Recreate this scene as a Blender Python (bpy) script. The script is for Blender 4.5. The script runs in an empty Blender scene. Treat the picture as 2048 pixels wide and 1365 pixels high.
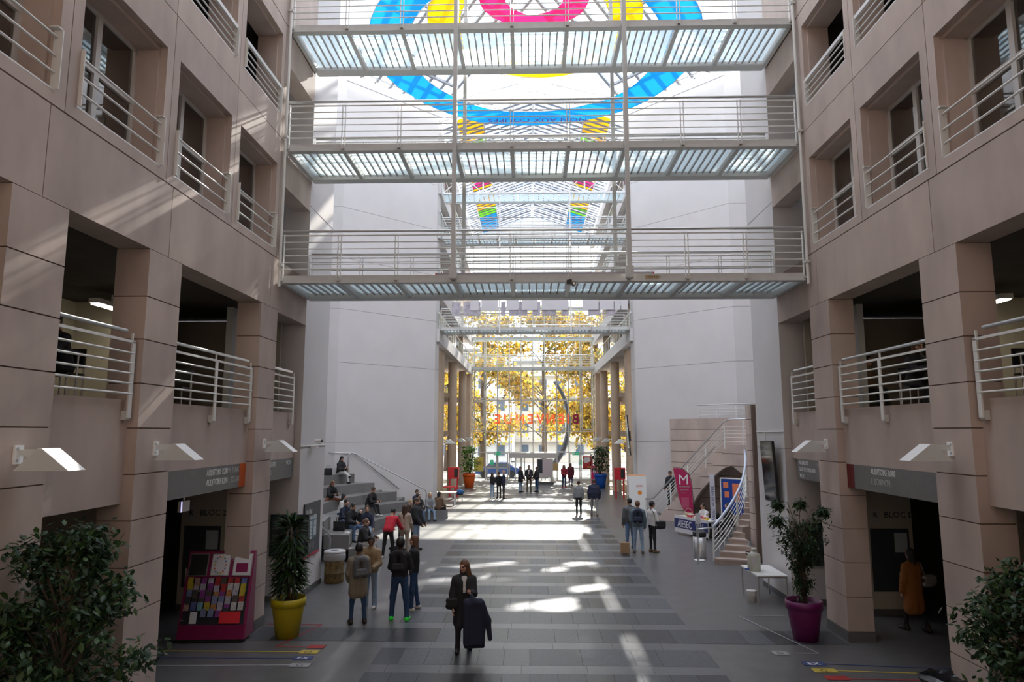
import bpy, math, random
import numpy as np
from mathutils import Matrix, Vector, Quaternion
R=math.radians
sc=bpy.context.scene
col=sc.collection
# ---------------------------------------------------------------- camera, sky, sun, exposure
cd=bpy.data.cameras.new('camera'); cam=bpy.data.objects.new('camera',cd); col.objects.link(cam)
cd.sensor_width=36; cd.lens=24.0; cd.clip_end=500; cd.clip_start=.1
cam.location=(-.27,0,4.3); cam.rotation_euler=(R(97.55),0,R(1.5))
sc.camera=cam
w=bpy.data.worlds.new('sky'); sc.world=w; w.use_nodes=True
bg=w.node_tree.nodes['Background']; bg.inputs[0].default_value=(.88,.93,1.0,1); bg.inputs[1].default_value=2.6
sd=bpy.data.lights.new('sun','SUN'); sd.energy=9; sd.angle=R(.6); sd.color=(1,.93,.82)
so=bpy.data.objects.new('sun',sd); col.objects.link(so)
so.rotation_euler=Vector((.10,.9,.60)).to_track_quat('Z','Y').to_euler(); so.location=(40,80,60)
sc.view_settings.view_transform='Standard'; sc.view_settings.look='None'
sc.view_settings.exposure=0.74; sc.view_settings.gamma=1.0; sc.view_settings.use_curve_mapping=False
sc.cycles.use_denoising=True
sc.cycles.max_bounces=10; sc.cycles.diffuse_bounces=5; sc.cycles.glossy_bounces=4
sc.cycles.transparent_max_bounces=24; sc.cycles.transmission_bounces=6
sc.cycles.sample_clamp_indirect=6
rng=random.Random(7)
# ---------------------------------------------------------------- helpers
MATS={}
def mat(key,c=(.5,.5,.5),rough=.6,metal=0,noise=None,bump=0,emit=0,kind=None,spec=.5,alpha=None):
    if key in MATS: return MATS[key]
    m=bpy.data.materials.new(key); m.use_nodes=True; nt=m.node_tree; N=nt.nodes; L=nt.links
    b=N['Principled BSDF']; out=N['Material Output']
    c4=(*c,1); b.inputs['Base Color'].default_value=c4; b.inputs['Roughness'].default_value=rough
    b.inputs['Metallic'].default_value=metal; b.inputs['Specular IOR Level'].default_value=spec
    if emit:
        b.inputs['Emission Color'].default_value=c4; b.inputs['Emission Strength'].default_value=emit
    if noise:
        sca,amt=noise[0],noise[1]; st=noise[2] if len(noise)>2 else (1,1,1)
        g=N.new('ShaderNodeNewGeometry'); mp=N.new('ShaderNodeMapping'); mp.inputs['Scale'].default_value=st
        t=N.new('ShaderNodeTexNoise'); t.inputs['Scale'].default_value=sca; t.inputs['Detail'].default_value=6
        L.new(g.outputs['Position'],mp.inputs[0]); L.new(mp.outputs[0],t.inputs['Vector'])
        r=N.new('ShaderNodeValToRGB'); r.color_ramp.elements[0].position=.3; r.color_ramp.elements[1].position=.72
        r.color_ramp.elements[0].color=(*[max(0,x*(1-amt)) for x in c],1); r.color_ramp.elements[1].color=(*[min(1,x*(1+amt)) for x in c],1)
        L.new(t.outputs['Fac'],r.inputs[0]); L.new(r.outputs[0],b.inputs['Base Color'])
        if bump:
            bp=N.new('ShaderNodeBump'); bp.inputs['Strength'].default_value=bump; bp.inputs['Distance'].default_value=.02
            L.new(t.outputs['Fac'],bp.inputs['Height']); L.new(bp.outputs[0],b.inputs['Normal'])
    if kind in('glass','tint'):     # thin sheet: mostly clear, some mirror
        tr=N.new('ShaderNodeBsdfTransparent'); tr.inputs[0].default_value=c4
        gl=N.new('ShaderNodeBsdfGlossy'); gl.inputs['Roughness'].default_value=rough; gl.inputs[0].default_value=(1,1,1,1)
        fr=N.new('ShaderNodeFresnel'); fr.inputs[0].default_value=2.6
        mx=N.new('ShaderNodeMixShader')
        if kind=='glass': L.new(fr.outputs[0],mx.inputs[0])
        else: mx.inputs[0].default_value=.04
        L.new(tr.outputs[0],mx.inputs[1]); L.new(gl.outputs[0],mx.inputs[2]); L.new(mx.outputs[0],out.inputs[0])
    if kind=='cloth' or kind=='frost':     # light passes, diffused
        tr=N.new('ShaderNodeBsdfTranslucent'); tr.inputs[0].default_value=c4
        mx=N.new('ShaderNodeMixShader'); mx.inputs[0].default_value=alpha or .6
        L.new(b.outputs[0],mx.inputs[1]); L.new(tr.outputs[0],mx.inputs[2]); L.new(mx.outputs[0],out.inputs[0])
        if kind=='frost':
            t2=N.new('ShaderNodeBsdfTransparent'); t2.inputs[0].default_value=c4
            m2=N.new('ShaderNodeMixShader'); m2.inputs[0].default_value=.30
            L.new(mx.outputs[0],m2.inputs[1]); L.new(t2.outputs[0],m2.inputs[2]); L.new(m2.outputs[0],out.inputs[0])
    MATS[key]=m; return m
def srgb(h):
    f=lambda v:(v/255/12.92 if v/255<=.04045 else ((v/255+.055)/1.055)**2.4)
    return tuple(f(int(h[i:i+2],16)) for i in (0,2,4))
WM={}; FR=Matrix.Identity(4); PAR=None; MESH={}
def link(o,par,world):
    col.objects.link(o); WM[o.name]=world
    if par is not None:
        o.parent=par; o.matrix_parent_inverse=WM[par.name].inverted()
    o.matrix_basis=world
    return o
def thing(name,label,cat,at=(0,0,0),rz=0,group=None,kind=None):
    global FR,PAR
    FR=Matrix.Translation(at)@Matrix.Rotation(R(rz),4,'Z')
    e=bpy.data.objects.new(name,None); e.empty_display_size=.1
    link(e,None,FR.copy()); e['label']=label; e['category']=cat
    if group: e['group']=group
    if kind: e['kind']=kind
    PAR=e; return e
def struct(name,label=None):
    global FR,PAR
    FR=Matrix.Identity(4); e=bpy.data.objects.new(name,None); e.empty_display_size=.1
    link(e,None,FR.copy()); e['kind']='structure'
    if label: e['label']=label
    PAR=e; return e
def mesh(name,v,f,m,smooth=False):
    me=bpy.data.meshes.new(name); me.from_pydata([tuple(x) for x in v],[],f); me.update()
    for k in (m if isinstance(m,(list,tuple)) else [m]): me.materials.append(k)
    if smooth: me.polygons.foreach_set('use_smooth',[True]*len(me.polygons))
    return me
def ob(name,me,par=None,world=None,top=False):
    o=bpy.data.objects.new(name,me)
    return link(o,None if top else (par or PAR),FR.copy() if world is None else FR@world)
BV=[(x,y,z) for z in(-.5,.5) for y in(-.5,.5) for x in(-.5,.5)]
BF=[(0,2,3,1),(4,5,7,6),(0,1,5,4),(2,6,7,3),(0,4,6,2),(1,3,7,5)]
def ubox(m):
    k=('b',m.name)
    if k not in MESH: MESH[k]=mesh('box_'+m.name,BV,BF,m)
    return MESH[k]
def ucyl(m,n=10):
    k=('c',m.name,n)
    if k not in MESH:
        v=[(math.cos(2*math.pi*i/n),math.sin(2*math.pi*i/n),z) for z in(-.5,.5) for i in range(n)]
        f=[(i,(i+1)%n,n+(i+1)%n,n+i) for i in range(n)]+[tuple(range(n))[::-1],tuple(range(n,2*n))]
        me=mesh('rod_'+m.name,v,f,m); me.polygons.foreach_set('use_smooth',[True]*n+[False]*2); MESH[k]=me
    return MESH[k]
def bx(name,m,x0,x1,y0,y1,z0,z1,par=None,rz=0):
    if x1<x0: x0,x1=x1,x0
    w=Matrix.Translation(((x0+x1)/2,(y0+y1)/2,(z0+z1)/2))@Matrix.Rotation(R(rz),4,'Z')@Matrix.Diagonal((x1-x0,y1-y0,z1-z0,1))
    return ob(name,ubox(m),par,w)
def bar(name,m,p,q,wd,ht,par=None,up=(0,0,1)):
    p=Vector(p);q=Vector(q);d=q-p;L=d.length;X=d.normalized();U=Vector(up)
    Y=U.cross(X)
    if Y.length<1e-4: Y=Vector((1,0,0)).cross(X)
    Y.normalize();Z=X.cross(Y)
    M=Matrix((X,Y,Z)).transposed().to_4x4()
    return ob(name,ubox(m),par,Matrix.Translation((p+q)/2)@M@Matrix.Diagonal((L,wd,ht,1)))
def rod(name,m,p,q,r,par=None,n=10):
    p=Vector(p);q=Vector(q);d=q-p
    return ob(name,ucyl(m,n),par,Matrix.Translation((p+q)/2)@d.to_track_quat('Z','Y').to_matrix().to_4x4()@Matrix.Diagonal((r,r,d.length,1)))
class B:
    def __init__(s): s.v=[];s.f=[]
    def box(s,x0,x1,y0,y1,z0,z1):
        n=len(s.v); X=sorted((x0,x1))
        s.v+=[(x,y,z) for z in(z0,z1) for y in(y0,y1) for x in X]; s.f+=[tuple(n+i for i in f) for f in BF]; return s
    def prism(s,poly,z0,z1,fn=lambda x,y,z:(x,y,z)):
        n=len(s.v);k=len(poly)
        s.v+=[fn(x,y,z0) for x,y in poly]+[fn(x,y,z1) for x,y in poly]
        s.f+=[tuple(range(n,n+k))[::-1],tuple(range(n+k,n+2*k))]+[(n+i,n+(i+1)%k,n+k+(i+1)%k,n+k+i) for i in range(k)]; return s
    def lathe(s,prof,n=24,c=(0,0)):
        b=len(s.v);k=len(prof)
        for r,z in prof:
            s.v+=[(c[0]+r*math.cos(2*math.pi*i/n),c[1]+r*math.sin(2*math.pi*i/n),z) for i in range(n)]
        for j in range(k-1): s.f+=[(b+j*n+i,b+j*n+(i+1)%n,b+(j+1)*n+(i+1)%n,b+(j+1)*n+i) for i in range(n)]
        s.f+=[tuple(range(b,b+n))[::-1],tuple(range(b+(k-1)*n,b+k*n))]; return s
    def tube(s,pts,r,n=8,close=False):
        pts=[Vector(p) for p in pts]; b=len(s.v); K=len(pts)
        up=None
        for i,p in enumerate(pts):
            d=(pts[min(i+1,K-1)]-pts[max(i-1,0)]).normalized()
            if up is None: up=Vector((0,0,1)) if abs(d.z)<.9 else Vector((1,0,0))
            a=d.cross(up).normalized(); up=a.cross(d).normalized()
            rr=r[i] if isinstance(r,(list,tuple)) else r
            s.v+=[tuple(p+a*rr*math.cos(2*math.pi*k/n)+up*rr*math.sin(2*math.pi*k/n)) for k in range(n)]
        for j in range(K-1): s.f+=[(b+j*n+i,b+j*n+(i+1)%n,b+(j+1)*n+(i+1)%n,b+(j+1)*n+i) for i in range(n)]
        s.f+=[tuple(range(b,b+n))[::-1],tuple(range(b+(K-1)*n,b+K*n))]; return s
    def hexa(s,a,t):   # quad a[4] thickened by vector t
        n=len(s.v); t=Vector(t); s.v+=[tuple(Vector(p)) for p in a]+[tuple(Vector(p)+t) for p in a]
        s.f+=[(n,n+3,n+2,n+1),(n+4,n+5,n+6,n+7)]+[(n+i,n+(i+1)%4,n+4+(i+1)%4,n+4+i) for i in range(4)]; return s
    def ob(s,name,m,par=None,smooth=False): return ob(name,mesh(name,s.v,s.f,m,smooth),par)
def text(name,body,m,size,loc,rot,par=None,ext=.002,align='LEFT',sx=1,mirror=False):
    c=bpy.data.curves.new(name,'FONT'); c.body=body; c.size=size; c.extrude=ext; c.align_x=align; c.resolution_u=2
    if name=='letter': c.offset=.022
    t=bpy.data.objects.new('t',c); me=bpy.data.meshes.new_from_object(t); bpy.data.objects.remove(t); bpy.data.curves.remove(c)
    me.name=name; me.materials.clear(); me.materials.append(m); o=bpy.data.objects.new(name,me)
    M=Matrix.Translation(loc)@rot@Matrix.Diagonal((-sx if mirror else sx,1,1,1))
    return link(o,par or PAR,FR@M)
FACE_CAM=Matrix.Rotation(R(90),4,'X')                       # faces -Y
FACE_PX=Matrix.Rotation(R(90),4,'Z')@FACE_CAM               # faces +X
FACE_NX=Matrix.Rotation(R(-90),4,'Z')@FACE_CAM              # faces -X
# ---------------------------------------------------------------- materials
STONE=[mat('beige_concrete_%d'%i,c,.85,noise=(1.6,.13,(1,1,.45)),bump=.15) for i,c in enumerate([(.475,.385,.335),(.45,.365,.32),(.495,.40,.345)])]
JOINT=mat('stone_joint',(.13,.085,.065),.95)
PLINTH=mat('plinth_stone',(.10,.10,.10),.6)
WHITE=mat('white_plaster',(.60,.575,.565),.8,noise=(.7,.035),bump=.05)
WHITE2=mat('wall_groove',(.25,.22,.21),.9)
STEEL=mat('painted_steel',(.56,.56,.54),.45,noise=(6,.05))
RAIL=mat('rail_paint',(.70,.70,.67),.4)
ALU=mat('brushed_steel',(.55,.55,.55),.35,metal=.85)
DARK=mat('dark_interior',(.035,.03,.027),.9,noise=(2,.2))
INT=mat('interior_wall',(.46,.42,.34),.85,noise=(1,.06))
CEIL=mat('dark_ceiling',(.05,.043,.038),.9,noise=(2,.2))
GLASS=mat('clear_glass',(.96,.98,.98),.02,kind='tint')
GLASSD=mat('window_glass',(.80,.82,.80),.02,kind='glass')
ROOFG=mat('roof_glass',(.93,.95,.98),.05,kind='tint')
FROST=mat('frosted_deck_glass',(.82,.89,.91),.5,kind='frost',alpha=.75)
BLACK=mat('black_plastic',(.018,.018,.02),.45)
FRAME=mat('window_frame',(.56,.54,.51),.5)
GREYM=mat('grey_enamel',(.42,.42,.42),.5)
WH=mat('white_enamel',(.8,.8,.78),.4)
RED=mat('red_paint',(.62,.02,.03),.45)
LETTER=mat('white_lettering',(.75,.75,.74),.6)
LETTER2=mat('pale_lettering',(.42,.42,.41),.6)
LAMPE=mat('lamp_tube',(1,.92,.72),.4,emit=8)
# ================================================================ THE SETTING
# ---- floor
TILES=[mat('dark_slab_%d'%i,c,r,noise=(14,.28,(1,1,1)),bump=.12,spec=.5) for i,(c,r) in enumerate([((.038,.041,.050),.40),((.018,.020,.027),.34),((.074,.079,.092),.46),((.046,.050,.060),.38)])]
LIGHTT=[mat('light_slab_%d'%i,c,.34,noise=(5,.08),spec=.5) for i,c in enumerate([(.112,.114,.126),(.100,.102,.114),(.122,.124,.135)])]  # bluish tint stands in for sky reflected in the floor
FLOOR=mat('grey_terrazzo',(.112,.110,.112),.34,noise=(2.5,.13),spec=.5)
fl=struct('floor')
bx('floor_base',FLOOR,-16,16,-8,62.3,-.2,0)
bx('path_bed',mat('dark_grout',(.012,.012,.013),.8),-3.25,3.19,11.5,58,-.06,.0012)
P=1.397; n=0; far=B(); farl=B()
for k in range(-1,33):
    y0=13.31+P*k; y1=y0+.965; yl=y1+.432
    x=-3.26; band=(k==1)
    xs=[]
    x=-6.2 if band else -3.26; end=6.2 if band else 3.2
    while x<end-.05:
        wd=rng.choice((.495,.495,.495,.99)); wd=min(wd,end-x)
        if end-x-wd<.2: wd=end-x
        xs.append((x,x+wd)); x+=wd
    if k<18:
        for a,b in xs:
            bx('slab',rng.choice(TILES),a+.004,b-.004,y0+.004,y1-.004,-.05,.004,par=fl)
    else:
        for a,b in xs: far.box(a+.004,b-.004,y0+.004,y1-.004,-.05,.004)
    x=-3.26 if k!=0 else -3.26
    j=rng.uniform(.3,1.2); a=x
    while a<3.2:
        b=min(a+j,3.2); j=rng.choice((.99,1.485,1.2))
        if 3.2-b<.3: b=3.2
        if k<6: bx('slab',rng.choice(LIGHTT),a+.003,b-.003,y1+.002,yl-.002,-.05,.0035,par=fl)
        else: farl.box(a+.003,b-.003,y1+.002,yl-.002,-.05,.0035)
        a=b
o=far.ob('far_slabs',TILES[2],fl); o['kind']='stuff'
o=farl.ob('far_light_slabs',LIGHTT[0],fl); o['kind']='stuff'
# ---- facades left and right
JZ=[.2,.89,1.58,2.27,2.96,3.65,4.35,5.04,5.73,6.41,7.18]
def pillar(W,s,y0,y1):
    c=bx('pillar',JOINT,s*6.295,s*6.80,y0+.015,y1-.015,0,7.18,par=W)
    bx('plinth',PLINTH,s*6.262,s*6.83,y0-.018,y1+.018,0,.19,par=c)
    for a,b in zip(JZ,JZ[1:]):
        bx('stone_block',rng.choice(STONE),s*6.28,s*6.815,y0,y1,a+.009,b-.009,par=c)
def ring(bld,xa,xb,y0,y1,z0,z1,oy0,oy1,oz0,oz1):
    bld.box(xa,xb,y0,oy0,z0,z1); bld.box(xa,xb,oy1,y1,z0,z1); bld.box(xa,xb,oy0,oy1,z0,oz0); bld.box(xa,xb,oy0,oy1,oz1,z1)
WN=[0]
def facade(s,side):
    W=struct('wall_'+side)
    for y0,y1 in ((2.9,3.9),(7.48,8.47),(10.39,11.39),(14.91,15.91)): pillar(W,s,y0,y1)
    # parapet beams of the gallery
    for y0,y1,z0 in ((-6,2.9,3.22),(3.9,7.48,3.22),(8.47,10.39,3.22),(11.39,14.91,3.62),(15.91,17.95,3.62)):
        bx('parapet_beam',STONE[0],s*6.45,s*6.8,y0,y1,z0,4.78,par=W)
    # fascia panels
    bx('fascia_core',JOINT,s*6.31,s*6.80,-6,17.9,7.19,8.39,par=W)
    ys=[-6,-.98,1.99,4.98,7.97,10.94,15.4,15.91]
    for i,(a,b) in enumerate(zip(ys,ys[1:])): bx('fascia_panel',STONE[i%3],s*6.28,s*6.79,a+.008,b-.008,7.18,8.385,par=W)
    bx('fascia_panel',STONE[1],s*6.29,s*6.79,15.918,17.95,7.13,7.85,par=W)
    # storeys with window openings
    bx('storey_core',JOINT,s*6.82,s*6.9,-6,.8,8.4,14.34,par=W)
    for lv,(z0,z1,oz0,oz1) in enumerate(((8.40,11.37,8.58,10.65),(11.37,14.34,11.93,13.95))):
        for i in range(6):
            y0=.78+2.48*i; y1=y0+2.48; a,b=y0+.21,y0+2.27
            q=B(); ring(q,s*6.28,s*6.40,y0+.008,y1-.008,z0+.008,z1-.008,a,b,oz0,oz1)
            ring(q,s*6.40,s*6.88,y0+.008,y1-.008,z0+.008,z1-.008,a+.05,b-.05,oz0+.0,oz1-.07)
            q.ob('wall_panel',STONE[(i+lv)%3],W)
            bx('panel_joint',JOINT,s*6.31,s*6.8,y1-.01,y1+.01,z0,z1,par=W)
        bx('panel_joint',JOINT,s*6.31,s*6.8,.78,15.9,z0-.012,z0+.012,par=W)
        bx('wall_panel',STONE[lv],s*6.28,s*6.88,15.668,15.905,z0+.01,z1-.01,par=W)
        bx('wall_panel',STONE[lv],s*6.28,s*6.88,-6,.772,z0+.01,z1-.01,par=W)
    bx('upper_wall',STONE[0],s*6.28,s*6.9,-6,17.95,14.36,23.5,par=W)
    # lintels where the footbridges land
    for z in (7.83,11.13,14.26):
        if z>8: bx('lintel',STONE[2],s*6.28,s*6.75,15.92,17.95,z-.85,z-.02,par=W)
    # rooms behind
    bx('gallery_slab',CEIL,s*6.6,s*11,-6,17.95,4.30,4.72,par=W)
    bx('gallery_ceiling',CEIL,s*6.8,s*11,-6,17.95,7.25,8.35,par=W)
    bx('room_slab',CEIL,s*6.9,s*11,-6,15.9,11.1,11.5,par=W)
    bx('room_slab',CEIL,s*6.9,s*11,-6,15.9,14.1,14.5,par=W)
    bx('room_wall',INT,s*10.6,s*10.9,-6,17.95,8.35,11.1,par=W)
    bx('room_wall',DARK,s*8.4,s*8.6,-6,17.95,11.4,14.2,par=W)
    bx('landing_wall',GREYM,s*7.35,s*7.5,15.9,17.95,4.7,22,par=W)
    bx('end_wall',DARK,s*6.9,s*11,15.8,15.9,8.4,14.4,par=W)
    bx('gallery_back_wall',INT,s*10.7,s*10.9,-6,17.95,0,7.3,par=W)
    bx('gallery_partition',INT,s*8.6,s*10.7,15.2,15.4,0,7.3,par=W)
    bx('gallery_partition',INT,s*6.85,s*10.7,17.7,17.8,4.7,7.2,par=W)
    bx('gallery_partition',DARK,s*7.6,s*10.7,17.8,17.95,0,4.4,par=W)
    # windows
    for i in range(2,6):
        WN[0]+=1; a=.78+2.48*i+.26; b=a+1.96; z0,z1=8.58,10.58
        e=struct('window_%d'%WN[0]); X0,X1=s*6.76,s*6.84
        my=a+(b-a)*.5; mz=z0+1.07
        for nm,p in (('frame_stile',(a,a+.07,z0,z1)),('frame_stile',(b-.07,b,z0,z1)),('frame_rail',(a,b,z0,z0+.06)),('frame_rail',(a,b,z1-.06,z1)),
                     ('mullion',(my-.055,my+.055,z0,z1)),('transom',(a,b,mz-.05,mz+.05))):
            bx(nm,FRAME,X0 if 'frame' in nm else s*6.75,X1,p[0],p[1],p[2],p[3],par=e)
        for p in ((a+.07,my-.055,z0+.06,mz-.05),(my+.055,b-.07,z0+.06,mz-.05),(a+.07,my-.055,mz+.05,z1-.06),(my+.055,b-.07,mz+.05,z1-.06)):
            bx('pane',GLASSD,s*6.795,s*6.803,*p,par=e)
    # white corner block
    V=struct('wall_corner_'+side)
    bx('wall_block',WHITE,s*6.28,s*8.2,17.95,20.1,.14,23,par=V)
    bx('baseboard',PLINTH,s*6.265,s*8.2,17.935,20.115,0,.14,par=V)
    bx('wall_groove',WHITE2,s*6.276,s*8.2,17.946,20.104,3.86,3.872,par=V)
    bx('wall_groove',WHITE2,s*6.276,s*8.2,17.946,20.104,10.44,10.452,par=V)
    # diagonal wall of the octagonal atrium
    D=struct('wall_diagonal_'+side)
    pts=[(11.4,34.05),(9.95,34.05),(5.64,38.36),(5.55,39.3),(5.95,39.3),(10.2,34.9),(11.4,34.9)]
    z=[0,3.75,7.78,10.53,13.2,15.9,18.6,23.1]
    for a,b in zip(z,z[1:]):
        B().prism([(s*x,y) for x,y in (pts if s>0 else pts[::-1])][::-1],a+.008,b-.008).ob('wall_course',WHITE,D)
    pg=[(11.4,34.07),(9.96,34.07),(5.66,38.37),(5.57,39.28),(5.93,39.28),(10.2,34.8),(11.4,34.88)]
    B().prism([(s*x,y) for x,y in pg],0,22.88).ob('wall_core',WHITE2,D)
    bx('wall_course',WHITE,s*11.2,s*11.5,17.9,34.1,0,23.1,par=D)
facade(-1,'left'); facade(1,'right')
wb=struct('wall_back'); bx('wall_panel',STONE[0],-11,11,-6.4,-6.0,0,23.5)
cl=struct('ceiling'); bx('ceiling_slab',WHITE,-11.5,11.5,-6.4,6.7,23.6,24.0)
# ---- glass roof of the atrium and of the rear hall
rf=struct('roof_glazing')
def hz(x,y): return 23.15+.43*min((43.2-abs(x)-y)/1.4142,(11.3-abs(x)))
RB=mat('roof_bar',(.38,.39,.41),.5)
TB=mat('roof_truss_paint',(.78,.78,.76),.5)
def roofquad(fn,a,b,c,d,name='pane'):
    q=[fn(*p) for p in (a,b,c,d)]; B().hexa(q,(0,0,.012)).ob(name,ROOFG,rf)
for s in (-1,1):
    # hip over the diagonal wall: bars perpendicular to it
    A=[5.45+.62*i for i in range(8)]
    def pt(a,t,s=s):
        x=a-t/1.4142; y=43.2-a-t/1.4142; return (s*x,y,hz(x,y))
    def tm(a): return min(a*1.4142,3.414*(11.3-a)+.001)
    for i,a in enumerate(A):
        p=Vector(pt(a,0));q=Vector(pt(a,tm(a))); bar('glazing_bar',RB,p+Vector((0,0,-.05)),q+Vector((0,0,-.05)),.16,.16,rf)
        bar('glazing_bar',RB,p+Vector((.14*s*0.707,.14*.707,-.05)),q+Vector((.14*s*.707,.14*.707,-.05)),.10,.10,rf)
    for t in (1.6,3.2,4.8,6.4,8.0,10):
        aa=[a for a in A if tm(a)>=t]
        if len(aa)>1: bar('purlin',RB,Vector(pt(aa[0],t))-Vector((0,0,.1)),Vector(pt(aa[-1],t))-Vector((0,0,.1)),.16,.14,rf)
    for a,b in zip(A,A[1:]):
        ts=[0,1.6,3.2,4.8,6.4,8,10,14]
        for t0,t1 in zip(ts,ts[1:]):
            u0,u1=min(t0,tm(a)),min(t1,tm(a)); v0,v1=min(t0,tm(b)),min(t1,tm(b))
            if u1-u0+v1-v0<.2: continue
            B().hexa([pt(a,u0),pt(b,v0),pt(b,v1),pt(a,u1)],(0,0,.012)).ob('pane',ROOFG,rf)
    # eaves truss (lattice) along the diagonal
    e0,e1=Vector(pt(9.9,.25)),Vector(pt(5.5,.25))
    for dz in (0,.75): rod('truss_chord',TB,e0+Vector((0,0,-.1-dz)),e1+Vector((0,0,-.1-dz)),.045,rf)
    for i in range(8):
        p=e0.lerp(e1,i/8);q=e0.lerp(e1,(i+1)/8); rod('truss_web',TB,p+Vector((0,0,-.85 if i%2 else -.1)),q+Vector((0,0,-.1 if i%2 else -.85)),.025,rf,6)
    # side slopes over the wide part
    for j in range(-1,6):
        y0=10.5+3.8*j; y1=y0+3.8
        f=lambda x,y:(s*x,y,23.15+.43*(11.3-x))
        for x0,x1 in ((0,3.8),(3.8,7.6),(7.6,11.4)):
            cut=lambda x,y:min(y,43.2-x-1.4142*(11.3-x)) if x<11.3 else y
            a,b,c,d=(x0,cut(x0,y0)),(x1,cut(x1,y0)),(x1,cut(x1,y1)),(x0,cut(x0,y1))
            if c[1]-b[1]+d[1]-a[1]<.3: continue
            B().hexa([f(*a),f(*b),f(*c),f(*d)],(0,0,.012)).ob('pane',ROOFG,rf)
        if y0<28: bar('rafter',RB,(0,y0,23.05+.43*11.3),(s*11.3,y0,23.05),.14,.3,rf)
# gable truss at the throat
def gz(x): return 22.9+.41*(5.2-abs(x))/1.4142
tr=thing('roof_truss','white steel gable truss spanning the glass roof at the hall throat','truss',at=(0,38,23.45))
for s in (-1,1):
    rod('top_chord',TB,(0,0,1.75),(s*5.4,0,.35),.11)
    rod('inner_chord',TB,(s*.9,-.1,1.2),(s*5.2,-.1,.1),.06)
    rod('strut',TB,(s*2.9,0,.2),(s*2.9,0,.95),.05); rod('tie',TB,(0,0,1.6),(s*4,0,.1),.02); rod('strut',TB,(s*1.4,0,.2),(s*1.4,0,1.35),.03)
rod('bottom_chord',TB,(-5.4,0,.12),(5.4,0,.12),.08); rod('king_post',TB,(0,0,.1),(0,0,1.75),.06)
# rear hall roof
rr=struct('roof_rear')
EZ,RZ=22.75,24.7
SL=(RZ-EZ)/5.6
LOUV=mat('louvre_slat',(.80,.82,.86),.5,kind='cloth',alpha=.5); LOUVD=mat('louvre_edge',(.16,.18,.22),.6)
COLS=dict(y=mat('yellow_louvre',(.8,.52,.03),.5,kind='cloth',alpha=.6),g=mat('green_louvre',(.3,.68,.06),.5,kind='cloth',alpha=.6),b=mat('blue_louvre',(.02,.42,.72),.5,kind='cloth',alpha=.6),p=mat('pink_louvre',(.78,.10,.36),.5,kind='cloth',alpha=.6),o=mat('orange_louvre',(.8,.38,.08),.5,kind='cloth',alpha=.6))
for s in (-1,1):
    for j in range(8):
        y0=38.6+2.95*j; y1=y0+2.95
        for x0,x1 in ((0,1.9),(1.9,3.75),(3.75,5.6)):
            B().hexa([(s*x0,y0,RZ-SL*x0),(s*x1,y0,RZ-SL*x1),(s*x1,y1,RZ-SL*x1),(s*x0,y1,RZ-SL*x0)],(0,0,.012)).ob('pane',ROOFG,rr)
        bar('rafter',TB,(0,y0,RZ-.08),(s*5.6,y0,EZ-.08),.09,.14,rr)
    for i in range(40):
        y=38.9+.585*i
        bar('louvre_edge',LOUVD,(s*.1,y+.29,RZ-.36-SL*.1),(s*5.5,y+.29,RZ-.36-SL*5.5),.15,.03,rr,up=(0,.75,.5))
        if (s,i) not in ((1,29),(1,30),(1,33),(1,36),(-1,36),(-1,32)): bar('louvre',LOUV,(s*.1,y,RZ-.34-SL*.1),(s*3.05,y,RZ-.34-SL*3.05),.22,.02,rr,up=(0,.75,.5))
        c='yyyyyyggoopppoooyyppyyyoyyyyygggbbbbbbbb'[i]
        if (s,i) not in ((1,22),(1,23),(1,30)): bar('louvre',COLS[c] if i not in (8,9,21,22,23) else LOUV,(s*3.1,y,RZ-.34-SL*3.1),(s*4.6,y,RZ-.34-SL*4.6),.22,.02,rr,up=(0,.75,.5))
        if (s,i) not in ((1,25),(1,31),(1,32)): bar('louvre',LOUV,(s*4.65,y,RZ-.34-SL*4.65),(s*5.5,y,EZ-.33),.22,.02,rr,up=(0,.75,.5))
    for x in (3.07,4.63): bar('louvre_rail',TB,(s*x,38.6,RZ-.42-SL*x),(s*x,62,RZ-.42-SL*x),.07,.07,rr)
bar('ridge_beam',TB,(0,38,RZ-.1),(0,62,RZ-.1),.16,.2,rr)
for y in (46,54): rod('tie_rod',TB,(-5.5,y,EZ-.25),(5.5,y,EZ-.25),.04,rr); rod('king_post',TB,(0,y,EZ-.25),(0,y,RZ),.04,rr)
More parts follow.
